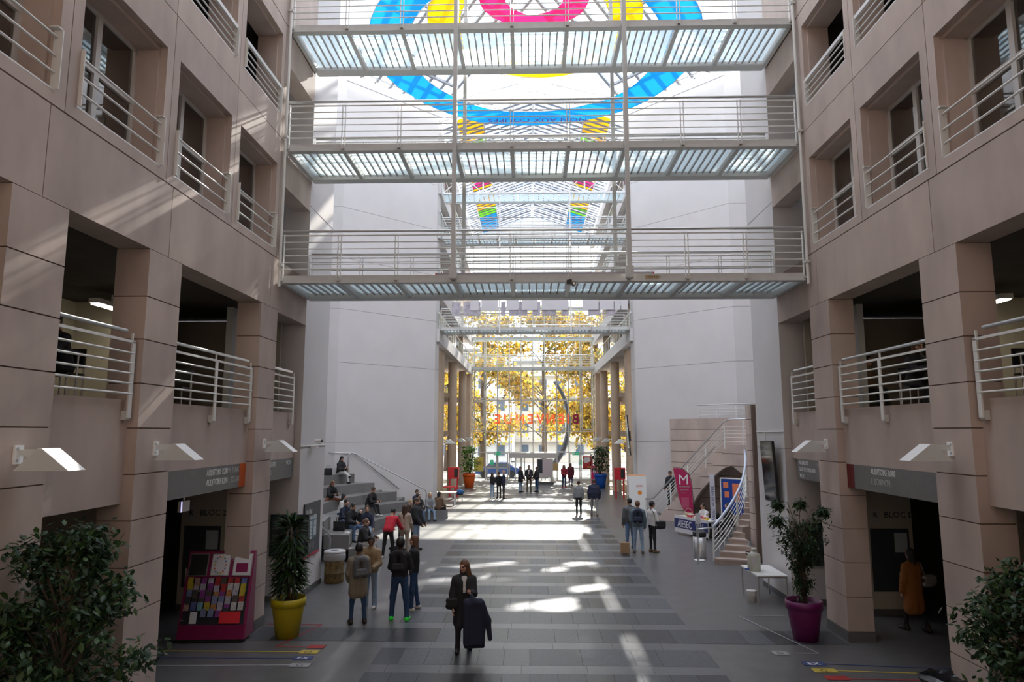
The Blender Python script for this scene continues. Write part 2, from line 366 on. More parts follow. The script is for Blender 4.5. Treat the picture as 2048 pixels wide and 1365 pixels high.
# ---- rear hall: columns, galleries, end wall
COLM=mat('rear_column',(.50,.39,.29),.8,noise=(1.5,.08))
for s,side in ((-1,'left'),(1,'right')):
    W=struct('wall_rear_'+side)
    for y in (43,50.5,58): 
        rod('column',COLM,(s*6.0,y,0),(s*6.0,y,9.4),.33,W,20)
        for z in (4.0,6.8): bx('bracket',COLM,s*5.95,s*7.6,y-.22,y+.22,z-.02,z+.33,par=W)
    bx('pilaster',COLM,s*5.55,s*6.4,60.6,62,0,9.4,par=W)
    for z0 in (9.4,12.1,15.5,18.2,21.2):
        bx('fascia',WHITE,s*5.45,s*5.75,38.6,62,z0,z0+.75,par=W)
        bx('slab',WHITE,s*5.75,s*9.4,38.6,62,z0+.25,z0+.72,par=W)
        if z0<19:
            bx('glass_parapet',GLASS,s*5.5,s*5.52,38.7,62,z0+.76,z0+1.65,par=W)
            rod('handrail',ALU,(s*5.51,38.7,z0+1.68),(s*5.51,62,z0+1.68),.035,W)
            for k in range(15): bx('parapet_post',STEEL,s*5.53,s*5.58,39.2+1.6*k,39.24+1.6*k,z0+.7,z0+1.66,par=W)
            for y in (43,50.5,58): rod('column',COLM,(s*6.3,y,z0+.7),(s*6.3,y,z0+2.9),.3,W,14)
    for z0 in (3.85,6.65):
        bx('slab',COLM,s*7.5,s*9.4,38.6,62,z0,z0+.4,par=W)
        for k in range(9): bx('rail_post',RAIL,s*7.45,s*7.5,39.2+2.75*k,39.25+2.75*k,z0,z0+1.3,par=W)
        for k in range(6): rod('rail_bar',RAIL,(s*7.44,38.7,z0+.5+.15*k),(s*7.44,62,z0+.5+.15*k),.015,W,6)
    bx('outer_wall',COLM,s*9.3,s*9.6,38.6,62,0,23,par=W)
    bx('ground_wall',INT,s*8.6,s*8.8,38.6,62,0,3.85,par=W)
    for y in (40.5,46.5,53): bx('glass_door',GLASS,s*8.56,s*8.6,y,y+1.8,.05,2.4,par=W)
# end wall of glass
gw=struct('wall_glass')
MX=[-5.45,-4.28,-3.21,-2.14,-1.07,0,1.07,2.14,3.21,4.28,5.45]
ZS=[0,2.45,4.3,7.1,9.95,12.65,15.4,18.6,22.6]
MUL=mat('mullion_paint',(.62,.60,.55),.5)
for x in MX: bx('mullion',MUL,x-.045,x+.045,61.95,62.1,0,24.7-SL*abs(x),par=gw)
for z in ZS[1:]: bx('transom',MUL,-5.5,5.5,61.96,62.08,z-.05,z+.05,par=gw)
for i in range(10):
    for j in range(8):
        if j==0 and 1<=i<=8: continue
        bx('pane',GLASS,MX[i]+.045,MX[i+1]-.045,62.0,62.012,ZS[j]+.05,ZS[j+1]-.05,par=gw)
for i in (0,9):
    for j in (2,3,4):
        a,b,c,d=MX[i]+.1,MX[i+1]-.1,ZS[j]+.12,ZS[j+1]-.12
        for p in ((a,a+.09,c,d),(b-.09,b,c,d),(a,b,c,c+.09),(a,b,d-.09,d)): bx('sash',FRAME,p[0],p[1],61.9,61.99,p[2],p[3],par=gw)
for s in (-1,1): B().prism([(0,22.6),(s*5.45,22.6),(0,24.6)] if s>0 else [(0,24.6),(-5.45,22.6),(0,22.6)],62,62.012,lambda x,y,z:(x,z,y)).ob('gable_panel',WH,gw)  # made opaque instead of glazed, to block the sun here
# doors in the glass wall
DN=0
for x0 in (-4.2,3.29-.08):
    for k in range(2):
        DN+=1; d=struct('door_%d'%DN); a=x0+.02+.5*0+k*.98; b=a+.96
        for p in ((a,a+.09,0,2.38),(b-.09,b,0,2.38),(a,b,0,.12),(a,b,2.28,2.38),(a,b,1.02,1.08)): bx('door_frame',MUL,p[0],p[1],61.9,62,p[2],p[3],par=d)
        bx('pane',GLASS,a+.09,b-.09,61.95,61.96,.12,2.28,par=d)
DN+=1; d=struct('door_%d'%DN)
bx('canopy',FRAME,-2.1,2.1,61.2,62.3,1.95,2.42,par=d)
for x in (-2.1,-1.55,-.75,.75,1.55,2.1): bx('door_stile',MUL,x-.035,x+.035,61.3,61.4,0,1.95,par=d)
for a,b in ((-2.07,-1.58),(-1.52,-.78),(.78,1.52),(1.58,2.07)): bx('pane',GLASS,a,b,61.34,61.35,.04,1.95,par=d)
# ---- footbridges
def bridge(name,label,z,y0,y1,hw,nb,hang=None,nr=7,full=True,grp=None):
    T=thing(name,label,'footbridge',at=(0,y0,z),group=grp)
    D=y1-y0; st=2*hw/nb
    bx('edge_beam',STEEL,-hw,hw,-.06,.06,-.15,.02); bx('edge_beam',STEEL,-hw,hw,D-.06,D+.06,-.15,.02)
    bx('lower_flange',STEEL,-hw,hw,-.09,.09,-.17,-.14); bx('lower_flange',STEEL,-hw,hw,D-.2,D+.1,-.19,-.14)
    for k in range(nb+1):
        x=-hw+st*k
        bx('cross_beam',STEEL,x-.05,x+.05,.06,D-.06,-.17,-.02)
        for yy,sg in ((-.09,-1),(D+.09,1)):
            p=bx('post',RAIL,x-.045,x-.03,yy-.03,yy+.03,-.14,1.02); bx('post',RAIL,x+.03,x+.045,yy-.03,yy+.03,-.14,1.02)
            if full: bx('bolt_plate',STEEL,x-.05,x+.05,yy-.035,yy+.035,-.12,-.07,par=p)
    for k in range(nb):
        for j in range(nr):
            x0=-hw+st*k+.05; w_=(st-.1)/nr
            bx('deck_panel',FROST,x0+w_*j+.02,x0+w_*(j+1)-.02,.08,D-.12,-.03,-.015)
            if j: bx('deck_rib',GREYM,x0+w_*j-.016,x0+w_*j+.016,.07,D-.1,-.075,-.03)
    for yy in (-.09,D+.09):
        rod('handrail',ALU,(-hw,yy,1.10),(hw,yy,1.10),.032)
        for r_ in range(6): rod('rail_bar',RAIL,(-hw,yy,.17+.165*r_),(hw,yy,.17+.165*r_),.014 if r_<5 else .018,n=6)
    if full:
        for x in (-hw+.6+1.2*0,hw-.6): rod('inner_handrail',ALU,(x,D-.05,.62),(0,D-.05,.62),.02)
    return T
bridge('footbridge','lowest steel footbridge with frosted glass deck and grey banner',7.98,15.92,17.9,6.2,9)
bridge('footbridge','middle steel footbridge, between the banner bridge and the top bridge',11.28,15.92,17.9,6.2,9)
bridge('footbridge','uppermost of the three wide footbridges, in front of the coloured rings',14.43,15.92,17.9,6.2,9)
for x,y,t in ((-2.07,15.68,'front grey hanger post of the wide footbridges, beside the banner\'s left part'),(2.07,15.68,'front grey hanger post of the wide footbridges, beside the brown tape'),(-2.07,18.16,'rear grey hanger post of the wide footbridges, on the left'),(2.07,18.16,'rear grey hanger post of the wide footbridges, on the right')):
    thing('hanger_post',t,'post',at=(x,y,7.84)); bx('shaft',STEEL,-.05,.05,-.045,.045,0,15.5); bx('end_plate',STEEL,-.09,.09,-.07,.07,.02,.3)
for s,t in ((-1,'thin white drain pipe beside the left ends of the footbridges'),(1,'thin white drain pipe beside the right ends of the footbridges')):
    thing('drain_pipe',t,'pipe',at=(s*6.2,15.70,7.7)); rod('pipe',RAIL,(0,0,0),(0,0,15),.035)
    for z in (.5,3.7,7): bx('pipe_clip',STEEL,-.05,.05,-.05,.05,z,z+.06)
bn=thing('banner','long grey-mauve banner tied along the lowest wide footbridge','banner',at=(0,17.8,7.98))
BANN=mat('mauve_banner',(.42,.38,.43),.8); bx('banner_cloth',BANN,-2.75,3.0,0,.015,.06,.52); bx('banner_end',RED,-2.79,-2.75,0,.015,.06,.52); bx('banner_end',RED,3.0,3.04,0,.015,.06,.52)
tp=thing('paper_notice','torn brown paper notice taped to the lowest footbridge beam','notice',at=(2.62,15.85,7.87)); bx('paper',mat('brown_paper',(.48,.37,.24),.9),-.16,.16,0,.006,0,.09); text('lettering','VIDE A SAB',mat('ink',(.02,.02,.02),.8),.06,(-.1,-.002,.03),FACE_CAM)
cmr=thing('security_camera','black camera cluster fixed under the lowest wide footbridge','camera',at=(.72,15.8,7.72)); B().box(-.12,.0,-.12,.04,0,.1).ob('camera_body',BLACK); rod('lens',BLACK,(.05,-.1,.02),(.05,.05,.02),.05); rod('lens',ALU,(.05,-.1,.02),(.05,-.11,.02),.03); rod('arm',BLACK,(-.02,.02,.05),(-.02,.05,.2),.02)
bridge('footbridge','far footbridge hung with white posters across the rear hall',10.25,38.9,40.4,5.4,10,nr=5,full=False)
bridge('footbridge','far plain footbridge high across the rear hall, below the lattice girder',15.68,38.9,40.4,5.4,10,nr=5,full=False)
bridge('footbridge','slim walkway along the inside of the glass entrance wall',9.95,60.4,61.6,5.4,10,nr=3,full=False)
for zz,tt in ((12.65,'second'),(15.4,'third'),(18.6,'added sun-breaking highest')): bridge('footbridge','%s slim walkway up inside the glass entrance wall'%tt,zz,60.5,61.6,5.4,5,nr=2,full=False)  # third and highest are added to break the floor sunlight into bands
def lattice(label,z,h,y,deck):
    thing('lattice_girder',label,'girder',at=(0,y,z))
    for q in (0,h): bx('chord',TB,-5.4,5.4,-.06,.06,q-.05,q+.05)
    for k in range(9):
        a=-5.4+1.2*k; rod('brace',TB,(a,0,0),(a+1.2,0,h),.03,n=6); rod('brace',TB,(a,0,h),(a+1.2,0,0),.03,n=6); bx('upright',TB,a-.04,a+.04,-.04,.04,0,h)
    if deck:
        for k in range(36): bx('deck_panel',FROST,-5.4+.3*k+.02,-5.1+.3*k-.02,.1,1.4,-.04,-.02)
        bx('edge_beam',STEEL,-5.4,5.4,1.4,1.5,-.15,0)
lattice('white lattice girder with glass deck, under the pink roof louvres',18.3,1.05,38.9,True)
lattice('topmost white lattice girder, under the yellow roof louvres',21.45,.62,39.3,False)
for x,t in ((-2.0,'thin white hanger rod left of the far posters'),(2.1,'thin white hanger rod through the far posters, right of middle')):
    thing('hanger_rod',t,'rod',at=(x,38.735,9.9)); bx('shaft',TB,-.04,.04,-.04,.04,0,13)
# ================================================================ THINGS FIXED TO THE BUILDING
side=lambda s:'left' if s<0 else 'right'
def mxr(s): return FACE_PX if s<0 else FACE_NX
# gallery railings (first floor)
def gallery_rail(s,y0,y1,posts,label):
    thing('gallery_railing',label,'railing',at=(s*6.36,(y0+y1)/2,4.45)); m=(y0+y1)/2
    for y in posts:
        p=B().box(-.012,.012,y-m-.045,y-m+.045,.05,1.22).ob('post',RAIL)
        bx('mounting_bracket',STEEL,s*.015,s*.085,y-m-.06,y-m+.06,.02,.16,par=p); bx('rail_bracket',RAIL,-.015,.015,y-m-.05,y-m-.03,1.2,1.34,par=p)
    rod('handrail',ALU,(0,y0-m,1.36),(0,y1-m-.25,1.36),.03)
    bx('top_flat',RAIL,-.012,.012,y0-m,y1-m,1.195,1.235)
    for k in range(5): rod('rail_bar',RAIL,(0,y0-m,.42+.155*k),(0,y1-m,.42+.155*k),.017,n=8)
for s in(-1,1):
    t=side(s)
    gallery_rail(s,8.50,10.30,[10.26],'white gallery railing over the %s'%('big left ficus' if s<0 else 'right ficus'))
    gallery_rail(s,11.41,14.80,[13.08,14.74],'white gallery railing between the two pillars, above the %s sign'%('orange-ended' if s<0 else 'dark-red-ended'))
    gallery_rail(s,15.94,17.5,[17.46],'short white gallery railing beside the white corner wall, %s side'%t)
    for y0,y1,p in ((3.92,7.46,7.4),): gallery_rail(s,y0,y1,[5.6,p],'white gallery railing nearest the camera on the %s side'%t)
# window railings
WNM=['nearest','second','third','last']
for s in(-1,1):
    for i in range(2,6):
        a=.78+2.48*i+.21; b=a+2.06
        thing('window_railing','thin white railing across the %s %s-side window'%(WNM[i-2],side(s)),'railing',at=(s*6.30,a,8.6))
        for y in (0.008,2.052): bx('end_plate',RAIL,-.045,.075,y-.008,y+.008,-.0,.80)
        bx('cap',RAIL,-.06,.06,2.06-.09,2.06,.80,.82); bx('sill_strip',WH,-.02,.02,.0,2.06,-.025,0)
        for z in (.22,.45,.70): rod('rail_bar',RAIL,(0,.02,z),(0,2.04,z),.018,n=8)
    for i in range(2,6):
        a=.78+2.48*i+.21
        thing('balcony_railing','white top-flat railing across the %s %s-side upper opening'%(WNM[i-2],side(s)),'railing',at=(s*6.30,a,11.95))
        for y in (0.008,2.052): bx('end_plate',RAIL,-.045,.075,y-.008,y+.008,0,.62)
        bx('top_flat',RAIL,-.015,.045,0,2.06,.58,.66); bx('sill_strip',WH,-.02,.02,.0,2.06,-.025,0)
        for z in (.13,.28,.43): rod('rail_bar',RAIL,(0,.02,z),(0,2.04,z),.016,n=8)
# wedge lamps on the pillars
SHADE=mat('lamp_shade_white',(.78,.78,.78),.35); SHADE2=mat('lamp_end_frosted',(.62,.65,.64),.5)
def wedge(s,x,y,z,label,sc_=1):
    thing('wall_lamp',label,'wall lamp',at=(s*x,y,z)); d=-s
    bx('wall_plate',WH,0,d*.025,-.07,.07,-.10,.12); rod('screw',GREYM,(d*.026,-.03,.08),(d*.032,-.03,.08),.018); rod('screw',GREYM,(d*.026,-.03,-.06),(d*.032,-.03,-.06),.018)
    bx('arm',SHADE2,d*.025,d*.34,-.02,.02,-.01,.07)
    pts=[(.08,-.17),(.345,.085),(.40,.085),(.735,-.17)]
    B().prism([(d*a,b) for a,b in (pts if d<0 else pts[::-1])],-.15,.15,lambda x,y,z:(x,z,y)).ob('shade',SHADE)
    for q in (-.153,.151): B().prism([(d*a,b) for a,b in ([(.09,-.165),(.345,.08),(.40,.08),(.72,-.165)] if d<0 else [(.09,-.165),(.345,.08),(.40,.08),(.72,-.165)][::-1])],q,q+.002,lambda x,y,z:(x,z,y)).ob('end_panel',SHADE2)
for s in(-1,1):
    for y,t in ((7.95,'nearest the camera'),(10.92,'on the middle pillar'),(15.42,'on the last stone pillar')): wedge(s,6.28,y,4.02,'white wedge-shaped wall lamp %s, %s side'%(t,side(s)))
    for y,t in ((43,'first'),(50.5,'second'),(58,'third')): wedge(s,5.67,y,3.72,'small far wedge lamp on the %s round %s column'%(t,side(s)))
# direction signs in the arcade
SIGN=mat('sign_grey',(.16,.155,.15),.55,noise=(8,.06)); SIGND=mat('sign_charcoal',(.035,.045,.055),.5); ORG=mat('sign_orange',(.55,.09,.01),.5); DRD=mat('sign_dark_red',(.14,.005,.01),.5)
def sign(s,y0,y1,label,endm,lines,sz=.15):
    thing('direction_sign',label,'sign',at=(s*6.5,y0,3.13)); L=y1-y0
    bx('board',SIGN,-.05,.05,0,L-.3 if endm else L,0,.49)
    if endm: bx('end_block',endm,-.055,.055,L-.3,L,0,.49)
    for (u,v,str_,m,al) in lines:
        yy=u if s<0 else u
        text('lettering',str_,m,sz,(-s*.052,yy,v),mxr(s),align=al,sx=.72)
sign(-1,11.41,14.89,'grey overhead sign with orange end, white lettering, left arcade',ORG,[(2.62,.32,'AUDITOIRE R280',LETTER,'RIGHT'),(2.66,.32,'M. YUNG',LETTER2,'LEFT'),(2.62,.13,'AUDITOIRE R290',LETTER,'RIGHT'),(2.66,.13,'L. SOLARI',LETTER2,'LEFT')],.17)
sign(1,11.41,14.89,'grey overhead sign with dark red end, white lettering, right arcade',DRD,[(3.02-.55,.33,'AUDITOIRE R080',LETTER,'LEFT'),(3.02-.55,.14,'E. BONINCHI',LETTER2,'LEFT')],.17)
sign(-1,15.93,17.93,'short grey overhead lift sign beside the left white wall',None,[(.1,.33,'ASCENSEURS',LETTER,'LEFT'),(.1,.14,'BLOC 2',LETTER2,'LEFT'),(1.45,.33,'WC H',LETTER,'LEFT')],.16)
sign(1,15.93,17.6,'short grey overhead sign with three lines beside the right white wall',None,[(1.55,.36,'ASCENSEURS',LETTER,'LEFT'),(.5,.36,'BLOC D',LETTER2,'LEFT'),(1.55,.2,'SALLE DE COURS R030',LETTER,'LEFT'),(1.55,.04,'WC H',LETTER,'LEFT')],.13)
# maps, screens, boards on the walls
thing('map_board','dark blue building map board with red foot on the left white wall','sign',at=(-6.272,18.36,.95)); bx('panel',SIGND,0,.04,0,1.36,.06,1.42); bx('foot_strip',mat('crimson',(.45,.01,.05),.5),0,.042,0,1.36,0,.07)
text('lettering','Uni Mail',LETTER,.19,(.043,.08,1.14),FACE_PX,sx=.8)
PLAN=mat('map_plan',(.45,.52,.55),.6); PLAN2=mat('map_plan_core',(.09,.16,.19),.6)
bx('plan',PLAN2,.04,.044,.42,1.02,.45,1.08)
for (a,b,c,d) in ((.44,.66,.97,1.06),(.44,.64,.74,.93),(.44,.62,.55,.72),(.44,.64,.45,.52),(.74,1.0,.95,1.07),(.78,1.0,.78,.92),(.74,1.0,.52,.76)): bx('plan_block',PLAN,.044,.047,a,b,c,d)
for k in range(7): bx('legend_line',LETTER2,.04,.043,.12,.32,.35+.07*k,.36+.07*k)
for k in range(5): bx('legend_line',LETTER2,.04,.043,.45+.13*k,.46+.13*k,.16,.38)
def screen(label,s,x,y,z,w_,h_,tilt):
    e=thing('wall_screen',label,'screen',at=(s*x,y,z)); d=-s
    tl=Matrix.Rotation(R(tilt)*d,4,'Y')
    global FR; FR=FR@tl
    bx('screen_body',BLACK,d*.0,d*.06,0,w_,0,h_); bx('display',mat('screen_glass',(.012,.012,.02),.06,spec=.8),d*.06,d*.064,.03,w_-.03,.03,h_-.03); bx('mount',BLACK,d*-.1,0,w_*.4,w_*.6,h_*.35,h_*.6)
screen('black portrait screen tilted forward on the right white wall',1,6.2,18.25,2.45,.95,1.6,3)
screen('black screen on the far white wall above the vending machine',1,5.25,37.9,3.0,.6,2.2,4)
thing('wall_conduit','thin white cable trunking around the right white corner wall','trunking',at=(6.28,17.95,4.28)); bx('horizontal_run',WH,-.025,0,-.02,2.1,0,.03); bx('drop',WH,-.025,0,1.4,1.43,-.3,0)
thing('wall_conduit','thin white cable trunking on the left white corner wall, under the camera','trunking',at=(-6.28,17.95,3.9)); bx('horizontal_run',WH,0,.025,-.02,2.1,0,.03)
thing('security_camera','white security camera on an arm on the left white wall','camera',at=(-6.26,18.8,3.98)); rod('arm',WH,(0,0,0),(.25,0,.0),.02); rod('camera_body',WH,(.12,-.1,.06),(.3,-.12,.06),.05); rod('lens',BLACK,(.3,-.12,.06),(.33,-.124,.06),.04); bx('junction_box',WH,0,.16,-.1,.1,-.12,-.09)
for s,at,lab,lines in ((-1,(-6.98,17.94,1.12),'dark direction board with white arrows behind the yellow potted plant',('<  AUDITOIRES R280','<  ASCENSEURS','<  CAFETERIA')),(1,(6.55,17.94,.95),'dark direction board with white arrows behind the purple potted plant',('BLOC A  >','BLOC B  >','WC  >','CAFE  >','SORTIE  >'))):
    thing('direction_board',lab,'sign',at=at); bx('panel',SIGND,0,1.0 if s<0 else .85,-.03,0,0,1.05)
    for k,t in enumerate(lines): text('lettering',t,LETTER2,.075,(.06 if s<0 else .80,-.032,.85-.18*k),FACE_CAM,align='LEFT' if s<0 else 'RIGHT',sx=.8)
# dim arcade furnishings on the back partitions
for s in (-1,1):
    t=side(s); x0=-8.55 if s<0 else 7.35
    thing('exhibit_kiosk','pale pillar kiosk with dark panel in the dim %s arcade'%t,'kiosk',at=(s*8.3,17.35,0))
    bx('kiosk_body',INT,-.55,.55,-.35,.35,.15,3.2); bx('plinth',PLINTH,-.56,.56,-.36,.36,0,.15)
    bx('dark_panel',SIGND,-.45,.45,-.37,-.35,.55,2.0); text('lettering','R',mat('pale_gold_lettering',(.5,.48,.4),.6),.5,(.12 if s>0 else -.4,-.372,.65),FACE_CAM); text('lettering','BLOC 2' if s<0 else 'BLOC D',SIGND,.2,(-.1,-.352,2.25),FACE_CAM)
    bx('sheet',LETTER2,-.42,-.2,-.358,-.35,2.1,2.45); text('lettering','R',SIGND,.18,(-.36,-.36,2.25),FACE_CAM); bx('map_sheet',PLAN,.1,.4,-.374,-.37,1.45,1.9)
screen('black hanging monitor tilted towards the hall in the right arcade',1,8.1,13.2,2.35,1.2,.75,-28)
rod('ceiling_pole',BLACK,(.05,.6,.7),(.05,.6,1.3),.03)
thing('exit_sign','small lit sign box under the orange-ended overhead sign','sign',at=(-6.9,13.2,2.78)); bx('box',WH,-.03,.03,-.17,.17,0,.2); bx('lit_face',mat('lit_sign',(.5,.47,.9),.5,emit=.8),.03,.034,-.17,-.13,.0,.2); bx('hanger',WH,-.01,.01,-.02,.02,.2,.5)
# fluorescent strip lamps in rooms and galleries
for s in(-1,1):
    for x,y,z,t in ((8.6,12.4,10.95,'upper room behind the third window'),(8.4,9.8,10.95,'upper room behind the second window')):
        thing('strip_lamp','warm fluorescent strip lamp in the %s, %s side'%(t,side(s)),'ceiling lamp',at=(s*x,y,z)); bx('housing',WH,-.1,.1,-.7,.7,0,.1); bx('tube',LAMPE,-.06,.06,-.68,.68,-.03,0)
    thing('strip_lamp','added warm strip lamp brightening the %s gallery between the two pillars'%side(s),'ceiling lamp',at=(s*9.3,14.3,6.95)); bx('housing',WH,-.12,.12,-.6,.6,0,.1); bx('tube',LAMPE,-.08,.08,-.58,.58,-.03,0); bx('stem',WH,-.01,.01,-.02,.02,.1,.28)  # extra lamp added to brighten the gallery partition
    thing('strip_lamp','warm strip lamp deep inside the near %s gallery'%side(s),'ceiling lamp',at=(s*9.6,11.6,6.55)); bx('housing',WH,-.12,.12,-1.2,1.2,0,.1); bx('tube',LAMPE,-.08,.08,-1.15,1.15,-.03,0); bx('stem',WH,-.01,.01,-.02,.02,.1,.68)
# ---- coloured fabric rings under the roof
def fab(c,n): return mat(n,c,.6,kind='cloth',alpha=.72,noise=(.8,.12))
def ringo(label,cm,z,R_,w_,yc):
    e=thing('fabric_ring',label,'ring',at=(0,yc,z)); v=[];f=[];n=96
    for k in range(n):
        a=2*math.pi*k/n
        for rr_,dz in ((R_-w_,0),(R_-w_/2,-.06),(R_,0)): v.append((rr_*math.cos(a),rr_*math.sin(a),dz+.06*math.sin(5*a+R_)))
    for k in range(n):
        a,b=3*k,3*((k+1)%n); f+=[(a,a+1,b+1,b),(a+1,a+2,b+2,b+1)]
    o=ob('ring_cloth',mesh('ring_cloth',v,f,cm,True))
    for rr_ in (R_-w_,R_):
        B().tube([(rr_*math.cos(2*math.pi*k/48),rr_*math.sin(2*math.pi*k/48),.02) for k in range(49)],.02,5).ob('hoop',TB)
    for k in range(8):
        a=2*math.pi*(k+.5)/8; x,y=R_*math.cos(a),R_*math.sin(a); rod('wire',GREYM,(x,y,0),(x,y,hz(x,y+yc)-z-.1 if y+yc>33 or abs(x)<11 else 2),.008,n=5)
    return e
RC=29.0
ringo('big outer sky-blue fabric ring hung under the glass roof',fab((.006,.19,.46),'blue_fabric'),21.3,7.38,1.68,RC)
text('lettering','NON AUX COUPES',mat('violet_print',(.22,.10,.5),.7),.62,(2.9,6.2,-.13),Matrix.Rotation(R(180),4,'X')@Matrix.Rotation(R(180),4,'Z')@Matrix.Identity(4),ext=.003)
ringo('middle golden-yellow fabric ring hung inside the blue one',fab((.62,.36,.003),'yellow_fabric'),22.8,4.87,1.5,RC)
ringo('small inner hot-pink fabric ring, highest of the three',fab((.52,.014,.10),'pink_fabric'),24.1,2.55,1.2,RC)
# ---- BIENVENUE on the glass wall (read from outside)
e=thing('welcome_lettering','orange-red BIENVENUE lettering on the glass wall, seen mirrored','lettering',at=(0,61.9,5.0))
ORL=mat('orange_lettering',(.95,.15,.06),.5,kind='cloth',alpha=.75); MAG=mat('magenta_letter',(.33,.0,.06),.5)
for ch,x in zip('BIENVENUE',(4.15,3.3,2.85,2.02,1.0,.05,-.72,-1.85,-2.92)): text('letter',ch,MAG if ch=='B' else ORL,1.22,(x,0,0),FACE_CAM,ext=0,mirror=True,sx=.92)
# posters hung on the far bridge
PAPER=mat('white_paper',(.62,.60,.62),.8); PAPER2=mat('grey_print',(.44,.41,.46),.8,noise=(5,.25))
px=[(-3.7,.5),(-3.05,.95),(-1.6,.7),(-.72,.9),(.42,1.5),(2.78,.9),(3.75,.8),(4.6,.33),(4.98,.38)]
for i,(x,w_) in enumerate(px):
    thing('hanging_poster','white poster number %s from the left along the far footbridge'%('one two three four five six seven eight nine'.split()[i]),'poster',at=(x,38.69,11.22)); bx('sheet',PAPER,0,w_,-.01,0,0,.66)
    for q in (.05,w_-.05): rod('string',GREYM,(q,0,0),(q,.12,.1),.006,n=4)
for i,(x,w_) in enumerate([(-4.75,.5),(-4.1,1.0),(-1.92,.28),(-1.45,1.05),(-.1,.45),(.45,.8),(1.55,.42),(3.1,.7),(4.15,.5)]):
    thing('hanging_poster','grey printed sheet %s from the left behind the white posters'%('one two three four five six seven eight nine'.split()[i]),'poster',at=(x,38.745,10.92)); bx('sheet',PAPER2,0,w_,0,.01,0,.8)
    rod('string',GREYM,(w_/2,.01,.38),(w_/2,.06,.4),.006,n=4)
# floor guidance lines
def fline(label,m,pts,badge,bs=(.5,.2),glyph=None,rz=0):
    e=thing('floor_marking',label,'floor marking',at=(pts[0][0],pts[0][1],.006)); o=Vector((pts[0][0],pts[0][1],0))
    for a,b in zip(pts,pts[1:]): bar('tape',m,Vector((*a,0))-o,Vector((*b,0))-o,.035,.002)
    if badge:
        bx('badge',m,badge[0]-o.x-bs[0]/2,badge[0]-o.x+bs[0]/2,badge[1]-o.y-bs[1]/2,badge[1]-o.y+bs[1]/2,-.001,.003)
        if glyph: text('lettering',glyph,BLACK if m.name!='blue_tape' else LETTER,.19,(badge[0]-o.x,badge[1]-o.y-.07,.004),Matrix.Identity(4),align='CENTER',ext=.0005)
TY=mat('yellow_tape',(.48,.36,.05),.6); TBl=mat('blue_tape',(.03,.05,.16),.6); TRd=mat('red_tape',(.32,.02,.02),.6); TW=mat('grey_tape',(.30,.30,.31),.6)
fline('yellow floor line with badge running into the left arcade',TY,[(-7.6,13.98),(-4.75,13.98)],(-4.62,13.98),(.36,.22),'Q.')
fline('dark blue floor line with badge running into the left arcade',TBl,[(-7.6,13.55),(-4.75,13.62)],(-4.62,13.62),(.36,.22),'EX')
fline('grey floor line with badge, nearest the camera in the left arcade',TW,[(-7.4,13.12),(-4.7,13.22)],(-4.55,13.22),(.36,.2),'D')
fline('red floor line zigzagging around the yellow pot',TRd,[(-6.2,15.9),(-4.95,15.9),(-5.2,15.0),(-5.4,14.3),(-4.75,14.3)],(-4.58,14.32),(.34,.22))
fline('blue floor line with badge crossing towards the right pillar',TBl,[(7.6,13.3),(5.2,13.55)],(5.0,13.55),(.4,.22),'EX')
fline('yellow floor line with badge in front of the right pillar',TY,[(7.2,13.05),(5.25,13.18)],(5.05,13.18),(.42,.2),'Q.')
fline('red floor line with badge, nearest the camera on the right',TRd,[(6.6,12.72),(5.3,12.78)],(5.1,12.8),(.4,.2))
fline('pale grey floor line bending in front of the purple pot',TW,[(5.7,16.9),(4.6,16.9),(5.35,14.15),(4.9,14.15)],(4.6,14.15),(.3,.2),'D')
# ================================================================ AMPHITHEATRE STEPS (left)
CONC=mat('grey_concrete',(.155,.15,.145),.75,noise=(1.2,.14,(1,1,1)),bump=.06)
CONC2=mat('grey_concrete_light',(.19,.185,.18),.7,noise=(1.2,.12),bump=.05)
am=thing('seating_steps','curved grey concrete seating steps against the left diagonal wall','seating steps',at=(0,0,0))
CXA,CYA=-.6,29.3
def arc(r):
    a0=math.pi-math.asin(5.3/r); a1=math.pi+math.asin(3.8/6.5); P_=[(CXA+r*math.cos(a0+(a1-a0)*k/28),CYA+r*math.sin(a0+(a1-a0)*k/28)) for k in range(29)]
    d=6.5-r
    return P_+[(-5.6+d,24.4),(-5.4+d,23.2)]
RAD=[6.5,7.4,8.25,9.15,10.0,10.7]
for k in range(5):
    a=arc(RAD[k]); b=arc(RAD[k+1]); top=.44*(k+1)
    m=CONC if k%2 else CONC2
    n=10 if k<4 else 10
    for j in range(0,30,6):          # precast seat units
        i0,i1=j,min(j+6,30)
        poly=[(p[0],p[1]) for p in a[i0:i1+1]]+[(p[0],p[1]) for p in b[i0:i1+1][::-1]]
        B().prism(poly[::-1],0 if k==0 else top-.46,top).ob('seat_unit',CONC if (k+j//6)%3 else CONC2,am)
# half-height walking steps between the tiers and the diagonal wall
for k in range(9):
    x1=-5.4-.5*k; z=.22*(k+1)
    if k<8: B().prism([(x1,34.68),(x1,38.5-(abs(x1)-5.4)-.35),(x1-.52,38.5-(abs(x1)-4.88)-.35),(x1-.52,34.68)],0,z).ob('walking_step',CONC2,am)
def rail(label,pts,r,posts=(),brk=()):
    thing('handrail',label,'handrail',at=pts[0]); o=Vector(pts[0])
    B().tube([Vector(p)-o for p in pts],r,8).ob('tube',ALU,None,True)
    for a,b in list(posts)+list(brk): rod('support',ALU,Vector(a)-o,Vector(b)-o,r*.6)
rail('dark wall handrail along the left diagonal wall above the steps',[(-10.2,33.85,3.25),(-9.15,34.72,3.2),(-7.2,36.67,1.28)],.025,brk=[((-8.2,35.67,2.22),(-8.12,35.8,2.17)),((-9.15,34.72,3.2),(-9.1,34.85,3.15))])
